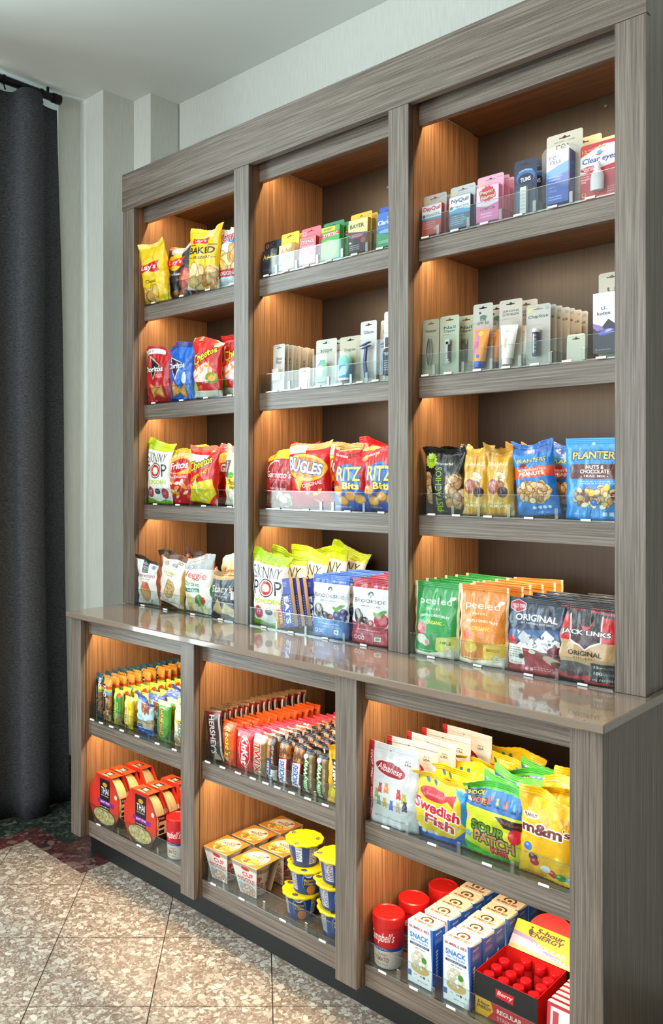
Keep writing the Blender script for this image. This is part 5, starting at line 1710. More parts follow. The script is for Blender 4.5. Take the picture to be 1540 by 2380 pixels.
@A('kitS', 'card', .050, .145)
def _(a):
    a.r(0, 0, 1, 1, '2c62b8'); a.poly([(0, 1), (.3, .97), (1, .95), (1, 1)], 'e8ecf0'); a.t('SNACK', .5, .90, .5, .03, 'f0f4fa', b=2, rot=.05); a.t('ON THE RUN', .5, .85, .6, .02, 'd060a0', rot=.05)
    for i in range(8): a.e(.35, .62 - i * .055, .1, .02, 'e8ecf4', .4)
    a.lines(.2, .74, .8, .82, 3, 'c8d8f0')


@A('enF', 'card', .160, .110)
def _(a):
    a.r(0, 0, 1, 1, '1a1a1e'); a.poly([(.34, .80), (.64, .80), (.62, .58), (.34, .60)], 'c82028'); a.t('Berry', .49, .70, .24, .13, 'f4e8e0', b=1.5, sh=.3)
    a.r(0, 0, 1, .42, 'b8202a'); a.poly([(0, 0), (0, .42), (.26, .42), (.30, .2), (.2, .0)], 'd8a01c'); a.t('5-hour', .14, .30, .2, .08, '1a1a1e', b=2, sh=.2); a.t('ENERGY', .15, .20, .24, .08, '1a1a1e', b=2, sh=.2); a.t('REGULAR', .56, .26, .40, .11, 'f0e8e4', b=2); a.t('STRENGTH', .56, .10, .40, .09, 'e0a0a0', b=2)
@A('enH', 'card', .170, .112)
def _(a):
    a.r(0, 0, 1, 1, 'e8b81c'); a.poly([(0, .6), (.3, .55), (.6, .30), (1, .12), (1, 0), (0, 0)], '8a74a8'); a.poly([(0, .46), (.3, .42), (.6, .18), (1, .0), (0, 0)], 'c8b8d0'); a.r(0, 0, 1, .14, 'c8b078')
    a.t('5-hour', .56, .84, .42, .16, '1c1414', 'e8a020', 2, b=2.2, sh=.25); a.t('ENERGY', .52, .66, .50, .16, '1c1414', 'e8a020', 2, b=2.2, sh=.25); a.t('REGULAR', .60, .34, .52, .14, 'f0ecf0', b=2.2, rot=-.05); a.t('STRENGTH', .58, .15, .56, .13, 'f0ecf0', b=2.2, rot=-.05)
    a.poly([(.22, .74), (.26, .86), (.30, .74), (.28, .62), (.24, .62)], '1c1414'); a.e(.26, .88, .02, .03, '1c1414')
@A('enD', 'card', .120, .07)
def _(a): a.r(0, 0, 1, 1, 'c01c20')
@A('mints', 'card', .050, .080)
def _(a): a.r(0, 0, 1, 1, 'c8303a'); a.r(.12, .05, .92, .93, 'e4e2e2'); a.r(.2, .5, .4, .85, 'b84a50'); a.t('A', .6, .4, .4, .3, '3a3a40', b=2)

# ================================================================ STOCKING THE SHELVES
B1, B2, B3 = (-2.476, -1.937), (-1.869, -1.327), (-1.261, -0.719)
C1, C2, C3 = (-2.460, -1.919), (-1.857, -1.316), (-1.248, -0.714)
U1, U2, U3, UC = 1.988, 1.618, 1.246, 0.876
L1, L2 = 0.500, 0.146
YU, YC, YL = 1.879, 1.838, 1.626


def shelf(bay, z, y, divs, clips, where, depth=0.27):
    tray(bay[0] + 0.004, bay[1] - 0.004, y, z, divs, clips, 'clear acrylic tray with front lip ' + where, depth)
    CUR['z'] = z + 0.003


# ---- left bay, top shelf
shelf(B1, U1, YU, (-2.32, -2.17, -2.05), (-2.41, -2.25, -2.11, -1.99), 'on the highest shelf of the left bay')
bag('chip_bag', 'laysY', -2.405, 1.892, 'yellow classic potato chip bag at the left end of the highest left shelf', 'chip bag', lean=-.16, tilt=.03, rz=.04, seed=4)
bag('chip_bag', 'laysB', -2.308, 1.915, 'black barbecue potato chip bag beside the yellow classic bag', 'chip bag', lean=.02, tilt=.05, seed=1)
bag('chip_bag', 'sunny', -2.262, 1.985, 'cream and blue chip bag standing behind the black barbecue bag', 'chip bag', lean=.0, tilt=.02, seed=2)
bag('chip_bag', 'laysY', -2.330, 1.990, 'yellow classic potato chip bag behind the leftmost yellow one', 'chip bag', lean=.02, tilt=.04, seed=2)
bag('chip_bag', 'baked', -2.166, 1.905, 'yellow and white baked potato crisps bag tilting to the right', 'chip bag', lean=-.04, tilt=.14, seed=3)
bag('chip_bag', 'laysY', -2.085, 2.010, 'plain-looking yellow chip bag behind the baked crisps bag', 'chip bag', lean=.0, tilt=.12, seed=3)
bag('chip_bag', 'ruffles', -2.030, 1.930, 'white and blue ridged chip bag half hidden by the post', 'chip bag', lean=-.05, tilt=.05, rz=.1, seed=2)
# ---- left bay, second shelf
shelf(B1, U2, YU, (-2.325, -2.18, -2.06), (-2.41, -2.25, -2.12, -2.0), 'on the second shelf of the left bay')
bag('chip_bag', 'nachoR', -2.402, 1.903, 'red nacho tortilla chip bag with white lettering', 'chip bag', lean=-.02, tilt=.02, rz=.05, seed=2)
bag('chip_bag', 'nachoB', -2.270, 1.903, 'blue ranch tortilla chip bag beside the red nacho bag', 'chip bag', lean=-.02, tilt=.0, seed=5)
bag('chip_bag', 'nachoB', -2.235, 1.985, 'blue tortilla chip bag tucked behind the front blue one', 'chip bag', lean=.03, tilt=.05, seed=1)
bag('chip_bag', 'puffs', -2.138, 1.905, 'red cheese puffs bag with yellow lettering, fully in view', 'chip bag', lean=-.05, tilt=.05, seed=1)
bag('chip_bag', 'nachoB', -2.085, 1.995, 'blue and purple chip bag poking up behind the cheese puffs', 'chip bag', lean=.02, tilt=.02, seed=4)
bag('chip_bag', 'nachoR', -2.345, 1.990, 'red nacho chip bag standing behind the front red one', 'chip bag', lean=.04, tilt=.0, seed=4)
bag('chip_bag', 'puffs', -2.018, 1.945, 'second red cheese puffs bag cut off by the post', 'chip bag', lean=-.02, tilt=.10, rz=.15, seed=3)
# ---- left bay, third shelf
shelf(B1, U3, YU, (-2.335, -2.20, -2.06), (-2.40, -2.27, -2.13, -2.0), 'on the third shelf of the left bay')
bag('popcorn_bag', 'skinny', -2.400, 1.903, 'white popcorn bag with green top at the end of the third left shelf', 'popcorn bag', lean=-.02, tilt=.01, seed=1)
bag('chip_bag', 'fritos', -2.290, 1.910, 'red and tan corn chip bag next to the white popcorn bag', 'chip bag', lean=-.02, tilt=.05, seed=2)
bag('popcorn_bag', 'yellowbag', -2.26, 1.985, 'yellow-topped bag behind the corn chips', 'popcorn bag', lean=.02, tilt=.06, seed=1)
bag('popcorn_bag', 'yellowbag', -2.185, 2.04, 'yellow-topped bag at the back between corn chips and hot cheese curls', 'popcorn bag', lean=.02, tilt=.12, seed=2)
bag('chip_bag', 'hotpuff', -2.162, 1.906, 'red and yellow hot cheese curls bag tilting right', 'chip bag', lean=-.04, tilt=.10, seed=2)
bag('chip_bag', 'redbag', -2.085, 1.96, 'plain red chip bag behind the hot cheese curls', 'chip bag', lean=.0, tilt=.06, seed=2)
bag('popcorn_bag', 'smart', -2.010, 1.925, 'grey and cream popcorn bag with yellow oval half behind the post', 'popcorn bag', lean=-.03, tilt=.04, seed=3)
# ---- left bay, on the countertop
shelf(B1, UC, YC, (-2.365, -2.21, -2.06), (-2.42, -2.29, -2.14, -2.0), 'on the countertop in the left bay', .31)
bag('chip_bag', 'sweet', -2.414, 1.865, 'white sweet potato tortilla chip bag on the countertop', 'chip bag', lean=-.05, tilt=.02, rz=.10, seed=2)
bag('chip_bag', 'brown', -2.358, 1.925, 'dark brown chip bag behind the sweet potato bag', 'chip bag', lean=.0, tilt=.04, rz=.2, seed=2)
bag('chip_bag', 'brown', -2.33, 2.02, 'dark brown chip bag at the back of the left countertop bay', 'chip bag', lean=.02, tilt=.03, rz=.1, seed=3)
bag('chip_bag', 'crack', -2.292, 1.868, 'cream hummus chip bag leaning right on the countertop', 'chip bag', lean=-.05, tilt=.16, seed=1)
bag('chip_bag', 'brown', -2.235, 1.96, 'brown chip bag behind the cream hummus chips', 'chip bag', lean=.02, tilt=.08, seed=1)
bag('chip_bag', 'veggie', -2.140, 1.870, 'grey-white vegetable straws bag with green edge', 'chip bag', lean=-.03, tilt=.01, seed=2)
bag('chip_bag', 'cream', -2.07, 1.965, 'cream kettle chip bag behind the vegetable straws', 'chip bag', lean=.0, tilt=.02, seed=2)
bag('chip_bag', 'stacy', -2.012, 1.864, 'dark grey pita chip bag in front of cream bags', 'chip bag', lean=.02, tilt=.02, seed=1)
bag('chip_bag', 'cream', -2.01, 2.02, 'cream kettle chip bag at the back behind the pita chips', 'chip bag', lean=.02, tilt=.03, seed=1)

# ---- middle bay, top shelf: carded medicine
shelf(B2, U1, YU, (-1.785, -1.70, -1.615, -1.52, -1.43), (-1.83, -1.745, -1.66, -1.57, -1.475, -1.385), 'on the highest shelf of the middle bay')


def med(art, fart, fw, fh, side, **kw):
    return carded(name='medicine_card', art=art, inner=[in_carton(fart, fw, fh, .014, .008, side), in_blister(fw + .010, fh + .012, .020, .003)], **kw)


def rowmed(n, x, y, art, fart, fw, fh, side, short, where, dx=0.004, dy=0.026, grp=None, lean=.05, tilt=0, rz=0):
    row(lambda **k: med(art, fart, fw, fh, side, **k), n, dx, dy, short, where, x=x, y=y, cat='medicine', group=grp, lean=lean, tilt=tilt, jit=0.0015, rz=rz)


PB, PR, PW = plain('print_black', '25252c', .4), plain('print_red', 'b82832', .4), plain('print_white', 'e4e4e0', .4)
PG, PBL, PY = plain('print_green', '2c8a4c', .4), plain('print_blue', '2c5ab4', .4), plain('print_yellow', 'd8b440', .4)
PP, PO, PT = plain('print_pink', 'd880a8', .4), plain('print_orange', 'd8702c', .4), plain('print_tan', 'd8c094', .5)
rowmed(3, -1.832, 1.904, 'c_advil', 'f_advil', .066, .076, PB, 'black pain relief card with yellow lettering', 'in the middle bay')
rowmed(3, -1.755, 1.904, 'c_advilY', 'f_advilY', .066, .080, PW, 'yellow-green pain relief card beside the black ones', '')
rowmed(4, -1.668, 1.904, 'c_tyl', 'f_tyl', .066, .084, PR, 'pink-red pain relief card', 'between yellow and green ones')
rowmed(4, -1.578, 1.904, 'c_zyr', 'f_zyr', .070, .098, PG, 'green allergy tablet card', 'beside the pink-red ones', dx=.014)
rowmed(4, -1.476, 1.906, 'c_bayer', 'f_bayer', .070, .098, PY, 'yellow aspirin card', 'beside the green ones')
rowmed(2, -1.377, 1.912, 'c_clar', 'f_clar', .070, .098, PBL, 'blue allergy card next to the post', '')
# ---- middle bay, second shelf: toiletries
shelf(B2, U2, YU, (-1.73, -1.66, -1.573, -1.487, -1.43, -1.37), (-1.79, -1.695, -1.615, -1.53, -1.455, -1.40), 'on the second shelf of the middle bay')
row(lambda **k: carded('floss_card', 'c_floss', inner=[in_blister(.042, .060, .020, .030), in_carton('c_blank', .026, .036, .012, .036, PW, xo=-.004)], **k), 9, .000, .018,
    'grey dental floss card with clear pocket', 'of the left file', x=-1.806, y=1.908, cat='toiletries', group='dental floss cards', lean=.03, jit=.0015)
carded('price_card', 'c_blank', -1.690, 1.900, 'blank white card standing in the acrylic tray left of the mouthwash', 'card', lean=.08)


def lathe_prof(*p): return [(r, z) for r, z in p]


BRUSH = plain('brush_blue', '3a4a7a', .35)
def razor_mesh():
    bm = bmesh.new()
    def seg(x0, z0, x1, z1, w0, w1, y=-.012, t=.008):
        for_ = [(x0 - w0 / 2, z0), (x0 + w0 / 2, z0), (x1 + w1 / 2, z1), (x1 - w1 / 2, z1)]
        vs_ = [bm.verts.new((p[0], y + s_ * t / 2, p[1])) for s_ in (-1, 1) for p in for_]
        for f in ((0, 1, 2, 3), (7, 6, 5, 4), (0, 4, 5, 1), (1, 5, 6, 2), (2, 6, 7, 3), (3, 7, 4, 0)): bm.faces.new([vs_[i] for i in f])
    seg(.002, .014, -.004, .060, .010, .008); seg(-.004, .060, .000, .100, .008, .006); seg(-.012, .098, .014, .106, .010, .010, -.014, .012); seg(-.014, .106, .016, .116, .012, .010, -.016, .010)
    me = bpy.data.meshes.new('razor'); bm.to_mesh(me); bm.free(); me.materials.append(BRUSH)
    return 'razor', me


def clipper_mesh():
    bm = bmesh.new()
    for x, z0, z1, w, y, t in ((0, .030, .088, .012, -.006, .003), (0, .034, .086, .010, -.011, .002), (0, .078, .092, .014, -.009, .006), (.001, .040, .078, .007, -.014, .0016)):
        m4 = Matrix.Translation((x, y, (z0 + z1) / 2)) @ Matrix.Diagonal((w, t, z1 - z0, 1))
        bmesh.ops.create_cube(bm, size=1, matrix=m4)
    bmesh.ops.bevel(bm, geom=list(bm.edges), offset=.0008, segments=2, affect='EDGES')
    me = bpy.data.meshes.new('nail_clipper'); bm.to_mesh(me); bm.free(); me.materials.append(plain('chrome', 'c8ccd0', .12, 1.0))
    return 'nail_clipper', me


def tweezer_mesh():
    bm = bmesh.new()
    for s_ in (-1, 1):
        for k in range(6):
            z0, z1 = .028 + k * .012, .040 + k * .012
            x0 = s_ * (.0005 + .0055 * math.sin(PI * k / 6)); x1 = s_ * (.0005 + .0055 * math.sin(PI * (k + 1) / 6))
            vs_ = [bm.verts.new(p) for p in ((x0 - .0016, -.006, z0), (x0 + .0016, -.006, z0), (x1 + .0016, -.006, z1), (x1 - .0016, -.006, z1), (x0 - .0016, -.010, z0), (x0 + .0016, -.010, z0), (x1 + .0016, -.010, z1), (x1 - .0016, -.010, z1))]
            for f in ((4, 5, 6, 7), (3, 2, 1, 0), (4, 0, 1, 5), (5, 1, 2, 6), (6, 2, 3, 7), (7, 3, 0, 4)): bm.faces.new([vs_[i] for i in f])
    me = bpy.data.meshes.new('tweezers'); bm.to_mesh(me); bm.free(); me.materials.append(MATS['chrome'])
    return 'tweezers', me


clipper_mesh()
WASH = [(.0, 0), (.016, .001), (.018, .01), (.018, .045), (.012, .055), (.008, .062), (.008, .068)]
carded('mouthwash_card', 'c_scope', -1.612, 1.912, 'grey travel mouthwash and toothbrush card with blue and green items', 'toiletries', lean=.03, inner=[in_lathe('bottle', WASH, 'wash', .012, .018, sx=1.15, sy=.7), in_blister(.064, .098, .030, .006)])
carded('mouthwash_card', 'c_scope', -1.598, 1.945, 'grey mouthwash card right behind the front mouthwash card', 'toiletries', lean=.03)
carded('deodorant_card', 'c_degree', -1.521, 1.912, 'tan-grey card holding a teal and blue deodorant stick', 'toiletries', lean=.03, inner=[in_lathe('deodorant', [(0, 0), (.018, .0), (.020, .005), (.020, .050), (.019, .062), (.014, .074), (.006, .080), (0, .081)], 'deo', .010, .022, sx=1.15, sy=.75), in_blister(.062, .100, .034, .004)])
carded('razor_card', 'c_gil', -1.452, 1.912, 'white hang card with navy razor, left one of the two', 'toiletries', lean=.02, inner=[razor_mesh, in_blister(.050, .118, .030, .008)])
carded('razor_card', 'c_gil', -1.398, 1.925, 'hang card with navy razor, right one of the two', 'toiletries', lean=.06, rz=-.1, inner=[razor_mesh, in_blister(.050, .118, .030, .008)])
carded('hair_spray_card', 'c_tres', -1.360, 1.905, 'white card with a dark hair spray bottle cut off by the post', 'toiletries', lean=.02, inner=[in_lathe('bottle', [(0, 0), (.017, .0), (.018, .004), (.018, .065), (.014, .074), (.012, .078), (.012, .105), (0, .106)], 'hair', .012, .020, sy=.8), in_blister(.052, .130, .034, .006)])
# ---- middle bay, third shelf
shelf(B2, U3, YU, (-1.60, -1.555, -1.44), (-1.78, -1.66, -1.50, -1.38), 'on the third shelf of the middle bay')
bag('snack_bag', 'gard', -1.798, 1.912, 'dark red snack mix bag with yellow top at the left of the shelf', 'snack bag', lean=-.02, tilt=.05, seed=2)
bag('snack_bag', 'redbag', -1.775, 1.985, 'red snack bag with gold top behind the snack mix', 'snack bag', lean=.03, tilt=.03, seed=1)
bag('snack_bag', 'bugles', -1.668, 1.920, 'red corn horns bag with yellow oval leaning left', 'snack bag', lean=-.06, tilt=-.06, rz=.06, seed=2)
bag('snack_bag', 'bugles', -1.610, 1.985, 'red corn horns bag partly hidden behind the front one', 'snack bag', lean=.0, tilt=.02, seed=1)
bag('snack_bag', 'redbag', -1.53, 2.05, 'red snack bag behind the cracker bags', 'snack bag', lean=.0, tilt=.03, seed=3)
bag('snack_bag', 'bugles', -1.70, 2.06, 'red corn horns bag at the very back of the shelf', 'snack bag', lean=.0, tilt=.05, seed=3)
bag('snack_bag', 'ritz', -1.512, 1.915, 'red and blue cracker sandwich bag, the fully visible one', 'snack bag', lean=-.03, tilt=.02, seed=1)
bag('snack_bag', 'ritz', -1.385, 1.918, 'red and blue cracker sandwich bag cut off by the post', 'snack bag', lean=-.03, tilt=.03, seed=3)
# ---- middle bay, on the countertop
shelf(B2, UC, YC, (-1.745, -1.625, -1.480), (-1.80, -1.685, -1.55, -1.41), 'on the countertop in the middle bay', .31)
for i in range(5):
    bag('popcorn_bag', 'skinny', -1.802 + .020 * i, 1.864 + .064 * i, ['white popcorn bag with lime green top at the front of its file', 'popcorn bag right behind the front white popcorn bag', 'middle popcorn bag of the file of five on the countertop', 'popcorn bag second from the back of the file', 'popcorn bag at the very back of the countertop file'][i], 'popcorn bag', 'popcorn bags on the countertop', lean=-.03 + .02 * i, tilt=.0 + .03 * i, rz=.08, seed=1 + i % 4)
M_CRK = plain('cracker_edge', 'd8b888', .6, bump=.6, bscale=500)


def cracker_pack(x, y, label, tilt):
    if 'crk' not in _cache:
        me = prism(.078, .148, .015, 'carton')
        for m in (art_mat('peanut'), plain('wrap_clear', 'd8d0c8', .2), M_CRK): me.materials.append(m)
        _cache['crk'] = me
    o = link('cracker_pack', _cache['crk'])
    settle(o, x, y, CUR['z'], .03, tilt, 0)
    return tag(o, label, 'snack pack', 'peanut butter cracker packs')


for i in range(3):
    cracker_pack(-1.716 + .012 * i, 1.854 + .018 * i, 'blue and red peanut butter cracker pack, %s of the leaning stack' % ORD[i], -.20)
    cracker_pack(-1.672 + .012 * i, 1.910 + .018 * i, 'blue and red peanut butter cracker pack, %s in the back stack' % ORD[i], -.16)
row(lambda **k: bag('chocolate_pouch', 'brookB', **k), 6, .004, .036, 'white and blue fruit chocolate pouch', 'of its file', x=-1.552, y=1.864, cat='chocolate', group='blue-topped chocolate pouches', lean=.03)
row(lambda **k: bag('chocolate_pouch', 'brookR', **k), 6, .003, .036, 'white and red fruit chocolate pouch', 'of its file', x=-1.404, y=1.864, cat='chocolate', group='red-topped chocolate pouches', lean=.03)

# ---- right bay, top shelf
shelf(B3, U1, YU, (-1.195, -1.105, -1.015, -0.925, -0.835), (-1.235, -1.145, -1.06, -0.968, -0.88, -0.79), 'on the highest shelf of the right bay')
rowmed(3, -1.224, 1.904, 'c_day', 'f_day', .060, .080, PR, 'grey and red daytime cold medicine card', '', lean=.03)
rowmed(3, -1.140, 1.906, 'c_nyq', 'f_nyq', .062, .084, PB, 'grey and navy night cold medicine card', '', lean=.03)
rowmed(5, -1.060, 1.906, 'c_pep', 'f_pep', .062, .090, PP, 'pink stomach remedy card', '', dx=.002, lean=.03)
row(lambda **k: carded('medicine_card', 'c_tums', inner=[in_carton('f_tums', .016, .066, .012, .008, PW), in_blister(.046, .082, .022, .004)], **k), 2, .010, .03, 'navy blue antacid card with clear pocket', '', x=-.966, y=1.910, cat='medicine', lean=.02)
row(lambda **k: carded('eye_care_card', 'c_renu', inner=[in_carton('f_renu', .054, .126, .036, .010, PBL), in_blister(.080, .150, .046, .002)], **k), 1, 0, 0, 'tall cream card holding a blue lens solution box', '', x=-.874, y=1.925, cat='eye care', lean=.02)
for i in range(2): carded('eye_care_card', 'c_renuB', -.850 + .022 * i, 1.975 + .035 * i, ['plain cream hang card behind the blue lens solution box', 'rearmost plain cream hang card near the lens solution box'][i], 'eye care', lean=.02)
EYE = [(0, 0), (.013, 0), (.0145, .004), (.0145, .030), (.012, .040), (.007, .048), (.0065, .060), (.005, .066), (0, .067)]
row(lambda **k: carded('eye_drop_card', 'c_clear', inner=[in_lathe('dropper_bottle', EYE, plain('bottle_white', 'e8dce0', .35), .020, .012, sx=1.1, sy=.6)], **k), 2, .014, .03, 'red and white eye drop card', '', x=-.782, y=1.908, cat='eye care', lean=.02)
# ---- right bay, second shelf
shelf(B3, U2, YU, (-1.208, -1.120, -1.040, -0.963, -0.885, -0.805), (-1.235, -1.165, -1.08, -1.0, -0.925, -0.845, -0.765), 'on the second shelf of the right bay')
carded('tweezers_card', 'c_tweez', -1.234, 1.900, 'green-grey card with steel tweezers', 'toiletries', lean=.02, inner=[tweezer_mesh, in_blister(.034, .090, .016, .018)])
carded('nail_clipper_card', 'c_clip', -1.177, 1.902, 'pale green nail clipper card, the front one', 'toiletries', lean=.02, inner=[clipper_mesh, in_blister(.034, .086, .020, .020)])
carded('nail_clipper_card', 'c_clip', -1.145, 1.930, 'nail clipper card half hidden behind the front one', 'toiletries', lean=.03, inner=[clipper_mesh, in_blister(.034, .086, .020, .020)])


def tube_mesh(art):
    def f():
        vs_, fs_, uv_ = [], [], []
        nx, ny = 12, 10
        for s_ in (0, 1):
            for j in range(ny + 1):
                v = j / ny
                for i in range(nx + 1):
                    a_ = 2 * i / nx - 1
                    w_ = .015 + .009 * v
                    t_ = .012 * (1 - v ** 1.5) * math.sqrt(max(0, 1 - a_ * a_)) + .0004
                    vs_.append((a_ * w_, (-t_ if s_ == 0 else t_), .016 + .084 * v)); uv_.append((i / nx * .7 + .15, v))
        N_ = (nx + 1) * (ny + 1)
        for j in range(ny):
            for i in range(nx):
                q = j * (nx + 1) + i
                fs_.append((q, q + 1, q + nx + 2, q + nx + 1)); fs_.append((N_ + q, N_ + q + nx + 1, N_ + q + nx + 2, N_ + q + 1))
        me = mesh('tube', vs_, fs_, uv_, smooth=True); me.materials.append(art_mat(art))
        me.transform(Matrix.Translation((0, -.017, .006)) @ Matrix.Rotation(.06, 4, 'Y'))
        return 'tube', me
    return f


CAPP = [(0, 0), (.012, 0), (.013, .003), (.012, .016), (.010, .018), (0, .018)]
for i, (x, y) in enumerate(((-1.080, 1.904), (-1.062, 1.940))):
    carded('sunscreen_card', 'c_sun', x, y, ['grey card with orange sunscreen tube, blue cap, front one', 'orange sunscreen tube card tucked behind the front one'][i], 'toiletries', lean=.02, inner=[tube_mesh('tube_sun'), in_lathe('cap', CAPP, plain('cap_blue', '3a62b4', .4), .007, .017), in_blister(.050, .120, .034, .004)])
for i, (x, y) in enumerate(((-1.003, 1.904), (-.980, 1.938))):
    carded('lotion_card', 'c_jer', x, y, ['grey card with white lotion tube, front one', 'lotion card tucked behind the front lotion card'][i], 'toiletries', lean=.02, inner=[tube_mesh('tube_white'), in_lathe('cap', CAPP, plain('cap_white', 'e4e4e0', .4), .007, .017), in_blister(.050, .120, .034, .004)])
row(lambda **k: carded('lip_balm_card', 'c_chap', inner=[in_lathe('lip_balm', [(0, 0), (.008, 0), (.0085, .002), (.0085, .056), (.009, .057), (.009, .066), (0, .067)], 'stick', .022, .012), in_blister(.044, .092, .020, .008)], **k), 7, .004, .026,
    'grey lip balm card with dark tube', 'of its file', x=-.930, y=1.904, cat='toiletries', group='lip balm cards', lean=.02, jit=.001)
carded('price_card', 'c_blank', -.836, 1.903, 'blank cream card standing in the tray between lip balm and purple carton', 'card', lean=.06, hole=False)
carded('hygiene_card', 'c_kotex', -.756, 1.915, 'grey hang card holding a white and purple hygiene carton', 'toiletries', lean=.0, inner=[in_carton('f_kotex', .050, .136, .034, .012, PW, xo=-.004)])
# ---- right bay, third shelf
shelf(B3, U3, YU, (-1.150, -1.075, -0.992, -0.870), (-1.215, -1.14, -1.05, -0.94, -0.80), 'on the third shelf of the right bay')
row(lambda **k: bag('nut_bag', 'pist', **k), 3, .022, .055, 'black pistachio bag with green lettering', '', x=-1.190, y=1.908, cat='nut bag', lean=-.01, seed=2)
bag('nut_bag', 'sahale', -1.098, 1.905, 'gold glazed almond pouch, left one of the front pair', 'nut bag', lean=.0, tilt=.02, seed=1)
bag('nut_bag', 'sahale', -1.028, 1.905, 'gold glazed almond pouch, right one of the front pair', 'nut bag', lean=.0, tilt=-.02, seed=2)
for i in range(2): bag('nut_bag', 'sahale', -1.005 + .02 * i, 1.955 + .045 * i, ['gold almond pouch directly behind the front pair', 'gold almond pouch farthest back on the shelf'][i], 'nut bag', lean=.0, tilt=.02, seed=3)
bag('nut_bag', 'plantP', -.930, 1.912, 'blue peanut bag with orange band, tilting left', 'nut bag', lean=-.03, tilt=-.10, seed=1)
for i in range(2): bag('nut_bag', 'plantP', -.880 + .02 * i, 1.965 + .05 * i, ['blue peanut bag just behind the tilting one', 'blue peanut bag standing farthest back'][i], 'nut bag', lean=.02, tilt=.02, seed=2 + i)
bag('nut_bag', 'plantM', -.796, 1.912, 'large blue nut and chocolate trail mix pouch', 'nut bag', lean=-.02, tilt=.01, seed=1)
# ---- right bay, on the countertop
shelf(B3, UC, YC, (-1.125, -0.985, -0.850), (-1.19, -1.055, -0.92, -0.79), 'on the countertop in the right bay', .31)
row(lambda **k: bag('dried_fruit_pouch', 'peelG', **k), 6, .003, .044, 'green dried apple pouch', '', x=-1.190, y=1.864, cat='dried fruit', group='green dried fruit pouches', lean=.02, jit=.003)
row(lambda **k: bag('dried_fruit_pouch', 'peelO', **k), 6, .008, .044, 'orange dried mango pouch', '', x=-1.054, y=1.864, cat='dried fruit', group='orange dried fruit pouches', lean=.02, jit=.003)
row(lambda **k: bag('jerky_bag', 'ftrip', **k), 4, .007, .050, 'navy and red beef jerky bag with mountains', '', x=-.917, y=1.866, cat='jerky', group='navy jerky bags', lean=.03, jit=.004)
row(lambda **k: bag('jerky_bag', 'jack', **k), 5, .002, .042, 'red and tan beef jerky bag', '', x=-.794, y=1.866, cat='jerky', group='red jerky bags', lean=.04, jit=.004)

# ---- lower left bay: cereal bars
shelf(C1, L1, YL, (-2.405, -2.345, -2.285, -2.225, -2.115, -2.025), (-2.43, -2.375, -2.315, -2.255, -2.17, -2.065, -1.98), 'on the upper shelf of the lower left bay', .42)


def bars(art, n, x, short, where='', dx=.016, dy=.030, grp=None, y=1.652, lean=.02, tilt=0., cat='snack bar', name='snack_bar', jit=.002):
    row(lambda **k: bag(name, art, **k), n, dx, dy, short, where, x=x, y=y, cat=cat, group=grp or short + 's', lean=lean, tilt=tilt, jit=jit)


bars('kindT', 12, -2.428, 'teal-topped nut bar', dx=.001, dy=.030)
bars('kindO', 12, -2.374, 'orange-topped nut bar', dx=.003, dy=.030, y=1.650)
bars('natG', 9, -2.314, 'green oats bar', dx=.004, dy=.034)
bars('yelbar', 10, -2.252, 'yellow lemon bar', dx=.004, dy=.034)
bars('clif', 7, -2.168, 'pale blue chocolate crisp bar', dx=.006, dy=.045, y=1.656)
bars('natV', 9, -2.065, 'green crunchy granola bar', dx=.003, dy=.036)
bars('delight', 8, -1.985, 'cream bar with yellow circle', dx=.002, dy=.036)
for i in range(5):
    bag('snack_bar', 'yelbar', -2.19 + .03 * i, 1.80 + .05 * i, 'yellow bar lying loose on top behind the pale blue ones, %s of five' % ORD[i].replace('front', 'first'), 'snack bar', 'loose yellow bars', lean=.35, tilt=.3, seed=1 + i % 3, z=L1 + .035)

# ---- lower left bay: noodle carts and soup
shelf(C1, L2, YL, (-2.275, -2.062), (-2.39, -2.16), 'on the bottom shelf of the lower left bay', .42)
M_TRAYC = plain('noodle_tray_cream', 'c0b284', .35)
M_TRAYD = plain('noodle_tray_dark', '4a3a30', .3)
M_REDC = plain('sleeve_red', 'c8281c', .4)


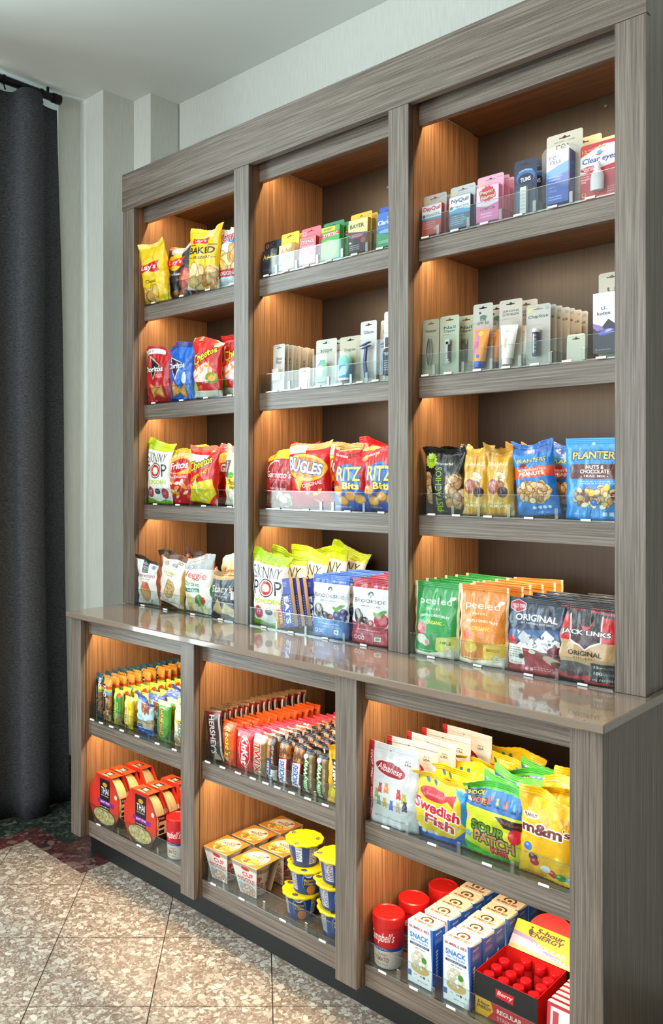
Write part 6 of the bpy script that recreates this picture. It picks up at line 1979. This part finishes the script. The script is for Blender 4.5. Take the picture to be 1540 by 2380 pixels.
def noodle_cart(x, y, label, rz=0.0):
    o = link('noodle_cart', None)
    w, h, d = .170, .172, .048
    if 'thai' not in _cache:
        hw = w / 2
        P = [(-.052, 0), (.052, 0), (hw, .050), (hw, .112), (.046, h), (-.046, h), (-hw, .112), (-hw, .050)]
        vs = [(px, -d / 2, pz) for px, pz in P] + [(px, d / 2, pz) for px, pz in P]
        uv = []
        fs = [tuple(range(8)), tuple(range(15, 7, -1))]
        for px, pz in P: uv.append((px / w + .5, pz / h))
        for k in range(15, 7, -1):
            px, pz = P[k - 8]; uv.append((px / w + .5, pz / h))
        mi = [0, 0]
        for i, mt in ((0, 4), (1, 4), (2, 3), (4, 1), (6, 3), (7, 4)):
            j = (i + 1) % 8
            fs.append((i, i + 8, j + 8, j))
            q = [(0, 0), (1, 0), (1, 1), (0, 1)]
            if mt == 1: uv += [(1, 0), (1, 1), (0, 1), (0, 0)]
            elif mt == 3: uv += [(0, 0), (1, 0), (1, 1), (0, 1)]
            else: uv += q
            mi.append(mt)
        me = mesh('sleeve', vs, fs, uv, mi=mi)
        for m in (art_mat('thaiF'), art_mat('thaiT'), M_TRAYC, art_mat('thaiS'), M_TRAYD): me.materials.append(m)
        tr = lathe('noodle_tray', [(.0, -.022), (.070, -.022), (.079, -.018), (.083, -.008), (.084, .004), (.0855, .012), (.0885, .016), (.0885, .019), (.084, .0205), (0, .0205)], 40)
        tr.transform(Matrix.Translation((0, 0, .086)) @ Matrix.Rotation(PI / 2, 4, 'X'))
        tr.materials.append(M_TRAYC)
        _cache['thai'] = (me, tr)
    me, tr = _cache['thai']
    link('sleeve', me, o); link('noodle_tray', tr, o)
    o.location = (x, y, CUR['z'] + .0005); o.rotation_euler = (-.0, 0, rz)
    return tag(o, label, 'noodle cart', 'red octagonal noodle carts')


for i in range(3):
    noodle_cart(-2.370, 1.656 + .056 * i + (.014 if i == 2 else 0), 'red pad thai noodle cart, left file, ' + ['front one', 'middle one', 'rear one'][i])
    noodle_cart(-2.168, 1.656 + .056 * i + (.014 if i == 2 else 0), 'red pad thai noodle cart, right file, ' + ['front one', 'middle one', 'rear one'][i])
M_SLID = plain('soup_lid_red', 'c81c1c', .28)


def soup_cup(x, y, label, rz=0.0):
    o = link('soup_cup', None)
    if 'soup' not in _cache:
        b = lathe('cup_body', [(0, 0), (.033, 0), (.035, .003), (.0385, .098), (.0385, .100)], 36); b.materials.append(art_mat('soup'))
        l_ = lathe('lid', [(.0390, .0995), (.0398, .100), (.0400, .118), (.0394, .1225), (.0365, .125), (.034, .1225), (0, .1225)], 36); l_.materials.append(M_SLID)
        t_ = lathe('sip_tab', [(0, 0), (.006, 0), (.006, .001), (0, .0015)], 12); t_.transform(Matrix.Translation((.018, -.014, .1225))); t_.materials.append(M_SLID)
        _cache['soup'] = (b, l_, t_)
    for n_, m_ in zip(('cup_body', 'lid', 'sip_tab'), _cache['soup']): link(n_, m_, o)
    o.location = (x, y, CUR['z'] + .0005); o.rotation_euler = (0, 0, rz)
    return tag(o, label, 'soup cup')


soup_cup(-2.018, 1.672, 'red-lidded tomato soup cup beside the noodle carts', .1)
soup_cup(-2.018, 1.775, 'red-lidded soup cup behind the one beside the noodle carts', .1)

# ---- lower middle bay: chocolate bars
shelf(C2, L1, YL, (-1.795, -1.728, -1.662, -1.608, -1.565, -1.515, -1.460, -1.405), (-1.825, -1.76, -1.695, -1.635, -1.585, -1.54, -1.487, -1.43, -1.37), 'on the upper shelf of the lower middle bay', .42)
CB = dict(cat='chocolate bar', name='chocolate_bar')
bars('hersh', 16, -1.824, 'dark brown milk chocolate bar', dx=.003, dy=.023, tilt=-.10, lean=-.02, y=1.645, **CB)
bars('reese', 14, -1.762, 'orange peanut butter cup pack', dx=.004, dy=.024, **CB)
bars('kitkat', 14, -1.694, 'red wafer bar', dx=.008, dy=.024, **CB)
bars('twix', 12, -1.634, 'gold caramel bar with red letters', dx=.006, dy=.028, **CB)
bars('snick2', 11, -1.586, 'brown peanut bar, first snack file', dx=.004, dy=.030, **CB)
bars('snick', 11, -1.540, 'brown peanut bar with blue lettering, second snack file', dx=.004, dy=.030, tilt=.03, **CB)
bars('snick', 11, -1.494, 'brown peanut bar with blue lettering, third snack file', dx=.005, dy=.030, tilt=.10, **CB)
bars('milky', 11, -1.448, 'brown nougat bar with green lettering, left file', dx=.003, dy=.030, **CB)
bars('milky', 11, -1.402, 'brown nougat bar with green lettering, right file', dx=.003, dy=.030, **CB)
bars('mmbar', 7, -1.350, 'yellow and brown candy packet', dx=.0, dy=.036, tilt=.0, **CB)

# ---- lower middle bay: cup noodles and macaroni cups
shelf(C2, L2, YL, (-1.755, -1.590, -1.435), (-1.80, -1.68, -1.52, -1.38), 'on the bottom shelf of the lower middle bay', .42)
M_KRAFT = plain('sleeve_board', 'c8b090', .6)
M_STYRO = plain('cup_rim_cream', 'e0d4c0', .5)


def cup_noodles(x, y, label, rz=0.0):
    o = link('cup_noodles', None)
    if 'noo' not in _cache:
        w, h, wb, dt, db = .100, .096, .064, .100, .062
        T_ = [(-w / 2, -dt / 2, h), (w / 2, -dt / 2, h), (w / 2, dt / 2, h), (-w / 2, dt / 2, h)]
        F_ = [(-wb / 2, -db / 2, .001), (wb / 2, -db / 2, .001)]
        R_ = [(-wb / 2, db / 2, .001), (wb / 2, db / 2, .001)]
        th = .0016
        vs, fs, uv, mi = [], [], [], []

        def sheet(a, b, c, d, q, mt):
            n_ = (Vector(b) - Vector(a)).cross(Vector(d) - Vector(a)).normalized() * th
            k = len(vs)
            for p in (a, b, c, d): vs.append(p)
            for p in (a, b, c, d): vs.append(tuple(Vector(p) - n_))
            fs.append((k, k + 1, k + 2, k + 3)); fs.append((k + 7, k + 6, k + 5, k + 4))
            uv.extend(q); uv.extend([(0, 0)] * 4); mi.extend((mt, 2))
            for i in range(4):
                j = (i + 1) % 4
                fs.append((k + j, k + i, k + 4 + i, k + 4 + j)); uv.extend([(0, 0)] * 4); mi.append(2)
        Q = [(0, 0), (1, 0), (1, 1), (0, 1)]
        sheet(F_[0], F_[1], T_[1], T_[0], Q, 0)
        sheet(T_[0], T_[1], T_[2], T_[3], Q, 1)
        sheet(R_[1], R_[0], T_[3], T_[2], Q, 2)
        me = mesh('sleeve', vs, fs, uv, mi=mi)
        for m in (art_mat('noodF'), art_mat('noodT'), M_KRAFT): me.materials.append(m)
        cup = lathe('cup', [(0, .003), (.029, .003), (.030, .006), (.043, .086)], 32); cup.materials.append(art_mat('cupN'))
        rim = lathe('cup_rim', [(.0432, .084), (.0465, .0855), (.0465, .0915), (.043, .0925), (0, .0925)], 32); rim.materials.append(M_STYRO)
        _cache['noo'] = (me, cup, rim)
    for n_, m_ in zip(('sleeve', 'cup', 'cup_rim'), _cache['noo']): link(n_, m_, o)
    o.location = (x, y, CUR['z'] + .0005); o.rotation_euler = (0, 0, rz)
    return tag(o, label, 'noodle cup', 'sleeved cups of noodles')


for x, y, r_, lb in ((-1.803, 1.682, .03, 'front cup of noodles in the left file'), (-1.798, 1.792, .0, 'middle cup of noodles in the left file'), (-1.788, 1.902, -.05, 'rear cup of noodles in the left file'),
                     (-1.682, 1.682, .03, 'front cup of noodles in the right file'), (-1.678, 1.792, .0, 'rear cup of noodles in the right file')):
    cup_noodles(x, y, lb + ', white and red sleeve', r_)
M_FOIL = None


def mac_cup(x, y, z, label, rz=0.0):
    o = link('macaroni_cup', None)
    if 'mac' not in _cache:
        b = lathe('cup_body', [(0, .0), (.037, .0), (.038, .003), (.038, .006), (.047, .060)], 36, uvr=(0, .066)); b.materials.append(art_mat('mac'))
        vs, fs, uv = [], [], []
        R_ = random.Random(5)
        n = 40
        for k, (r, z_) in enumerate(((.0, .0655), (.030, .0655), (.046, .0652), (.0515, .0665), (.053, .0620), (.052, .0585), (.048, .060))):
            for i in range(n):
                a = 2 * PI * i / n
                rr = r + (.0018 * math.sin(13 * a) * (k >= 3)) + (.012 * max(0, 1 - abs(((a - 2.9 + PI) % (2 * PI)) - PI) / .22) if k in (3, 4) else 0)
                vs.append((rr * math.cos(a), rr * math.sin(a), z_)); uv.append((.5 + rr * math.cos(a) / .11, .5 + rr * math.sin(a) / .11))
        for k in range(6):
            for i in range(n):
                j = (i + 1) % n
                fs.append((k * n + i, (k + 1) * n + i, (k + 1) * n + j, k * n + j) if k else (0, n + i, n + j))
        l_ = mesh('foil_lid', vs, fs, uv, smooth=True); l_.materials.append(art_mat('macLid'))
        _cache['mac'] = (b, l_)
    for n_, m_ in zip(('cup_body', 'foil_lid'), _cache['mac']): link(n_, m_, o)
    o.location = (x, y, z); o.rotation_euler = (0, 0, rz)
    return tag(o, label, 'macaroni cup', 'blue cups with yellow lids')


Z0 = CUR['z'] + .0005
for (x, y, nm, off, rz0) in ((-1.512, 1.690, 'left', ((0, 0), (.010, .012), (-.004, .018)), .2), (-1.385, 1.690, 'right', ((0, 0), (-.004, -.002), (-.003, .002)), .4)):
    for k in range(3):
        mac_cup(x + off[k][0], y + off[k][1], Z0 + .0672 * k, 'blue macaroni cup with yellow foil lid, %s of the %s stack' % (['bottom', 'middle', 'top'][k], nm), rz0 + (1.4 if nm == 'left' and k == 2 else 0) + .25 * k)

# ---- lower right bay: candy bags
shelf(C3, L1, YL, (-1.118, -0.980, -0.850), (-1.18, -1.05, -0.91, -0.78), 'on the upper shelf of the lower right bay', .42)
row(lambda **k: bag('candy_bag', 'alban', **k), 5, .014, .058, 'silver-white gummi candy bag with red side', '', x=-1.174, y=1.650, cat='candy bag', group='silver gummi candy bags', lean=.0, jit=.004)
row(lambda **k: bag('candy_bag', 'sfish', **k), 6, .008, .056, 'yellow and blue fish candy bag', '', x=-1.050, y=1.656, cat='candy bag', group='yellow fish candy bags', lean=.04, jit=.006)
row(lambda **k: bag('candy_bag', 'sour', **k), 5, .010, .050, 'green and blue sour candy bag', '', x=-.912, y=1.656, cat='candy bag', group='green sour candy bags', lean=.05, tilt=.03, jit=.006)
row(lambda **k: bag('candy_bag', 'mmbag', **k), 5, .008, .050, 'yellow peanut candy bag', '', x=-.786, y=1.652, cat='candy bag', group='yellow peanut candy bags', lean=.03, jit=.006)

# ---- lower right bay: soup, tuna kits, energy shots
shelf(C3, L2, YL, (-1.143, -1.047, -0.962), (-1.19, -1.10, -1.0), 'on the bottom shelf of the lower right bay', .42)
for x, y, lb, r_ in ((-1.205, 1.670, 'red-lidded tomato soup cup nearest the shelf front', .05), (-1.200, 1.772, 'red-lidded soup cup second from the shelf front', -.35), (-1.180, 1.880, 'red-lidded soup cup third from the shelf front', 1.9), (-1.085, 2.00, 'red-lidded soup cup behind the left file of tuna kits', -.5)):
    soup_cup(x, y, lb, r_)


def kit_box(x, y, label, rz=0.0):
    o = link('tuna_kit_box', None)
    if 'kit' not in _cache:
        me = prism(.071, .143, .050, 'carton')
        for v in me.vertices:
            v.co.x *= 1 - .05 * math.sin(PI * v.co.z / .143)
        for m in (art_mat('kitF'), art_mat('kitT'), art_mat('kitS')): me.materials.append(m)
        fl_ = box_mesh('top_flap', -.034, .034, -.0252, -.0242, .128, .1436, bev=0)
        fl_.materials.append(plain('carton_cream', 'e4d8ba', .5))
        _cache['kit'] = me
    link('carton', _cache['kit'], o)
    o.location = (x, y, CUR['z'] + .0005); o.rotation_euler = (0, 0, rz)
    return tag(o, label, 'snack kit', 'blue and white tuna snack kit boxes')


for i in range(6):
    nm = ['front', 'second', 'third', 'fourth', 'fifth', 'rearmost'][i]
    kit_box(-1.095 + (.004 if i else 0), 1.668 + .054 * i + (.012 if i > 0 else 0), 'white and blue tuna kit box, left file, %s' % nm, -.02 * (i == 0))
    kit_box(-.998 + .002 * (i % 2), 1.668 + .054 * i + (.006 if i > 2 else 0), 'white and blue tuna kit box, right file, %s' % nm)

M_ENR = plain('display_red', 'c81c1c', .38)
M_ENK = plain('display_black', '1c1a1c', .4)
M_CAP = plain('shot_cap_red', 'c8141c', .3)
ex0, ex1, ey0, ey1 = -.955, -.808, 1.652, 1.792
ez = CUR['z'] + .0005
en = link('shot_display_box', None); en.location = ((ex0 + ex1) / 2, (ey0 + ey1) / 2, ez)
ew, ed, eh = ex1 - ex0, ey1 - ey0, .092
ft = mesh('front_panel', [(-ew / 2, -ed / 2, 0), (ew / 2, -ed / 2, 0), (ew / 2, -ed / 2, eh), (-ew / 2, -ed / 2, eh), (-ew / 2, -ed / 2 + .0016, 0), (ew / 2, -ed / 2 + .0016, 0), (ew / 2, -ed / 2 + .0016, eh), (-ew / 2, -ed / 2 + .0016, eh)],
          [(0, 1, 2, 3), (7, 6, 5, 4), (3, 2, 6, 7), (4, 5, 1, 0), (1, 5, 6, 2), (4, 0, 3, 7)], [(0, 0), (1, 0), (1, 1), (0, 1)] * 6, mi=[0, 1, 1, 1, 1, 1])
link('front_panel', ft, en, [art_mat('enF'), M_ENR])
for b in ((-ew / 2, -ew / 2 + .0016, -ed / 2 + .0016, ed / 2), (ew / 2 - .0016, ew / 2, -ed / 2 + .0016, ed / 2)): box('side_panel', (*b, 0, eh), M_ENR, en, 0)
box('back_panel', (-ew / 2 + .0016, ew / 2 - .0016, ed / 2 - .0016, ed / 2, 0, eh), M_ENR, en, 0)
box('base_panel', (-ew / 2 + .0016, ew / 2 - .0016, -ed / 2 + .0016, ed / 2 - .0016, 0, .0016), M_ENK, en, 0)
hd = mesh('header_card', [(-.078, -.001, 0), (.078, -.001, 0), (.078, -.001, .068), (-.078, -.001, .068), (-.078, .001, 0), (.078, .001, 0), (.078, .001, .068), (-.078, .001, .068)],
          [(0, 1, 2, 3), (7, 6, 5, 4), (3, 2, 6, 7), (4, 5, 1, 0), (1, 5, 6, 2), (4, 0, 3, 7)], [(0, 0), (1, 0), (1, 1), (0, 1)] * 6, mi=[0, 1, 1, 1, 1, 1])
hd.transform(Matrix.Translation((.004, ed / 2 + .012, eh - .006)) @ Matrix.Rotation(-.80, 4, 'X'))
link('header_card', hd, en, [art_mat('enH'), M_ENR])
pts = [(-.056, .002), (.056, .002)] + [(.056 * math.cos(PI * i / 22), .056 + .052 * math.sin(PI * i / 22)) for i in range(23)]
NP = len(pts)
dv = [(x, -.001, z) for x, z in pts] + [(x, .001, z) for x, z in pts]
df = [tuple(range(NP)), tuple(range(2 * NP - 1, NP - 1, -1))] + [(i, NP + i, NP + (i + 1) % NP, (i + 1) % NP) for i in range(NP)]
dm = mesh('header_arch', dv, df)
dm.transform(Matrix.Translation((.010, ed / 2 + .012, eh - .006)) @ Matrix.Rotation(-.80, 4, 'X') @ Matrix.Translation((0, .0022, 0)))
link('header_arch', dm, en, [M_ENR])
tag(en, 'red and black countertop display box of energy shots with yellow header', 'display box')
shot_b = lathe('bottle_body', [(0, 0), (.013, 0), (.0145, .002), (.0145, .056), (.011, .064), (.011, .068)], 18); shot_b.materials.append(plain('shot_label_red', 'a81c1c', .35))
shot_c = lathe('cap', [(.0118, .066), (.0125, .067), (.0125, .082), (.0115, .084), (0, .084)], 18); shot_c.materials.append(M_CAP)
R_ = random.Random(3)
k = 0
for j in range(4):
    for i in range(4):
        if (i, j) in ((0, 3), (2, 2)) : continue
        o = link('energy_shot_bottle', None)
        link('bottle_body', shot_b, o); link('cap', shot_c, o)
        o.location = (ex0 + .0215 + i * .0355, ey0 + .0215 + j * .035, ez + .0022)
        tag(o, 'red-capped energy shot bottle in the display, %s row, %s from its left' % (['front', 'second', 'third', 'rear'][j], ['first', 'second', 'third', 'fourth'][i]), 'energy shot', 'energy shot bottles')
# red and white mint packs at the right end of the bottom shelf
for i in range(9):
    o = link('mint_pack', None)
    if i == 0:
        mpk = prism(.062, .100, .014, 'pack')
        for m in (art_mat('mints'), plain('mint_edge', 'd8d0cc', .4), plain('mint_red', 'c83038', .4)): mpk.materials.append(m)
    link('pack', mpk, o)
    o.location = (-.754, 1.648 + .019 * i, ez + .001); o.rotation_euler = (-.10, 0, 0)
    tag(o, 'red and white gum pack right of the energy display, ' + (['front', 'second', 'third', 'fourth', 'fifth', 'sixth', 'seventh', 'eighth', 'rearmost'][i]) + ' in the file', 'gum pack', 'red and white gum packs')

# keep every package inside its own bay (clear of the side panels and the back board)
SKIP = ('shelving', 'countertop', 'curtain', 'curtain rod', 'tray', 'energy shot', 'display box')
for o in list(SC.objects):
    c = o.get('category')
    if not c or c in SKIP or o.parent:
        continue
    low = o.location.z < 0.80
    rows_, bays = ((C1, C2, C3) if low else (B1, B2, B3)), None
    mat = Matrix.Translation(o.location) @ o.rotation_euler.to_matrix().to_4x4()
    pts = [mat @ v.co for q in [o] + [k for k in o.children] if q.data for v in q.data.vertices]
    edge = 1.620 if low else 1.859
    inn = [p for p in pts if p.y > edge]
    if not inn: continue
    x0, x1 = min(p.x for p in inn), max(p.x for p in inn)
    y1 = max(p.y for p in inn)
    bay = min(rows_, key=lambda b: abs((b[0] + b[1]) / 2 - o.location.x))
    if x0 < bay[0] + 0.001: o.location.x += bay[0] + 0.001 - x0
    elif x1 > bay[1] - 0.001: o.location.x -= x1 - (bay[1] - 0.001)
    if y1 > YB - 0.001: o.location.y -= y1 - (YB - 0.001)
